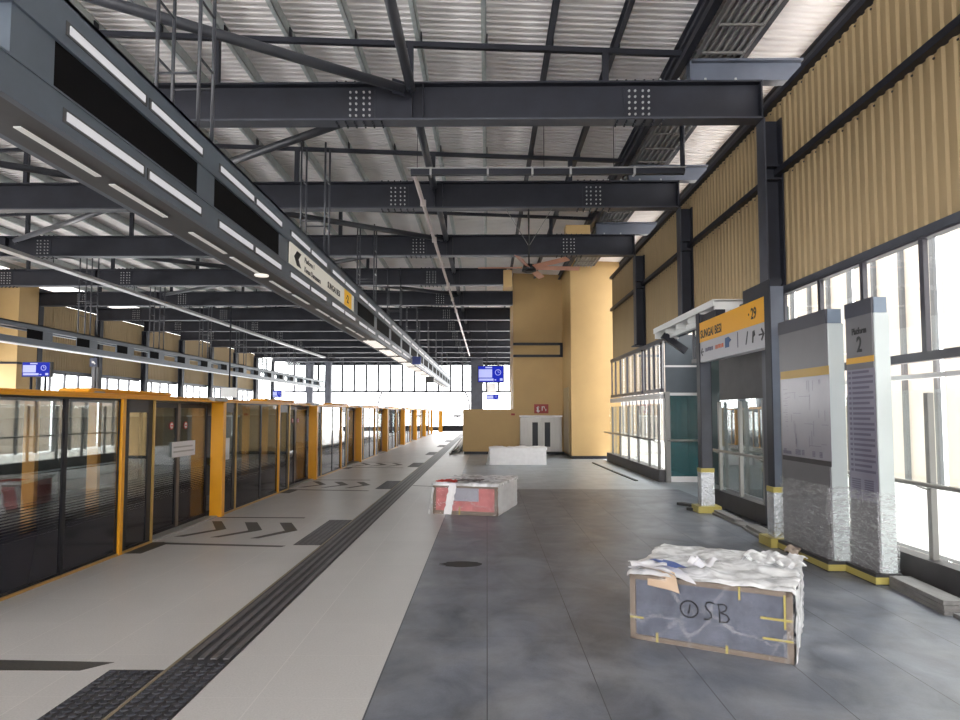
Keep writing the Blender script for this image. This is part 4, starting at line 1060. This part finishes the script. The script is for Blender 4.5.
q = M(); q.box(-4.06,-3.92,6.490,6.630,1.70,1.715); q.build('foot', greycap, p)
q = M(); q.box(-4.03,-3.955,6.530,6.550,1.965,2.055); sg = q.build('sign_plate', mat('navy_sign',(.02,.03,.07),.4), p)
q = M(); q.box(-4.005,-3.985,6.527,6.530,2.0,2.02); q.bar((-3.985,6.528,2.01),(-3.972,6.528,1.99),.004,.012); q.build('symbol', white, sg)
b = root('hung_sign_box', (-9.4,23.5,2.1), label='pale box hung on a rod far above the left tracks', cat='sign')
q = M(); q.box(-9.66,-9.1,23.5,23.6,2.05,2.40); q.build('box', white, b); q = M(); q.tube((-9.38,23.55,2.4),(-9.38,23.55,5.4),.03,6); q.build('rod', steel, b)
b = root('hung_sign_box', (-2.5,27.6,2.9), label='dark box sign hanging below the far part of the near light gantry', cat='sign')
q = M(); q.box(-2.82,-2.45,29.9,30.0,2.88,3.15); q.build('box', black, b); q = M(); q.tube((-2.64,29.95,3.15),(-2.64,29.95,3.22),.02,6); q.build('rod', steel, b)
b = root('hung_sign_box', (-2.5,22.3,3.3), label='blue box sign on the far side face of the near light gantry', cat='sign')
q = M(); q.box(-2.58,-2.28,22.3,22.4,3.16,3.42); q.build('box', mat('blue_sign',(.03,.06,.30),.4), b)
# cctv arms at the end
for x0, lab, d in ((-8.35,'thin curved lamp arm rising behind the far left gates',1),(-1.3,'thin curved lamp arm beside the wide end column',-1)):
    m = M(); pts = [(x0,49.5,0)]+[(x0+d*.55*(1-math.cos(t*math.pi/16)), 49.5, 1.4+1.75*math.sin(t*math.pi/16)) for t in range(9)]
    m.path(pts, .06, 6); m.build('lamp_arm', steel2, label=lab, cat='lamp arm')

# ---------------------------------------------------------------- camera, light
cam = bpy.data.cameras.new('camera'); co = bpy.data.objects.new('camera', cam); C.objects.link(co)
co.location = (0,0,1.5); co.rotation_euler = (math.radians(90+3.2), 0, math.radians(.617))
cam.sensor_width = 36; cam.lens = 650/960*36; cam.shift_y = 16.2/960; cam.clip_end = 300
S.camera = co
wd = bpy.data.worlds.new('world'); S.world = wd; wd.use_nodes = True
bg = wd.node_tree.nodes.get('Background') or wd.node_tree.nodes.new('ShaderNodeBackground')
bg.inputs[0].default_value = (1,.985,.98,1); bg.inputs[1].default_value = 7.0
ou = wd.node_tree.nodes.get('World Output') or wd.node_tree.nodes.new('ShaderNodeOutputWorld')
wd.node_tree.links.new(bg.outputs[0], ou.inputs[0])
S.view_settings.view_transform = 'Standard'; S.view_settings.look = 'None'; S.view_settings.exposure = .1; S.view_settings.gamma = 1
try:
    S.cycles.use_denoising = True; S.cycles.max_bounces = 10; S.cycles.diffuse_bounces = 6; S.cycles.transparent_max_bounces = 24; S.cycles.sample_clamp_indirect = 6
except Exception as ex: print(ex)
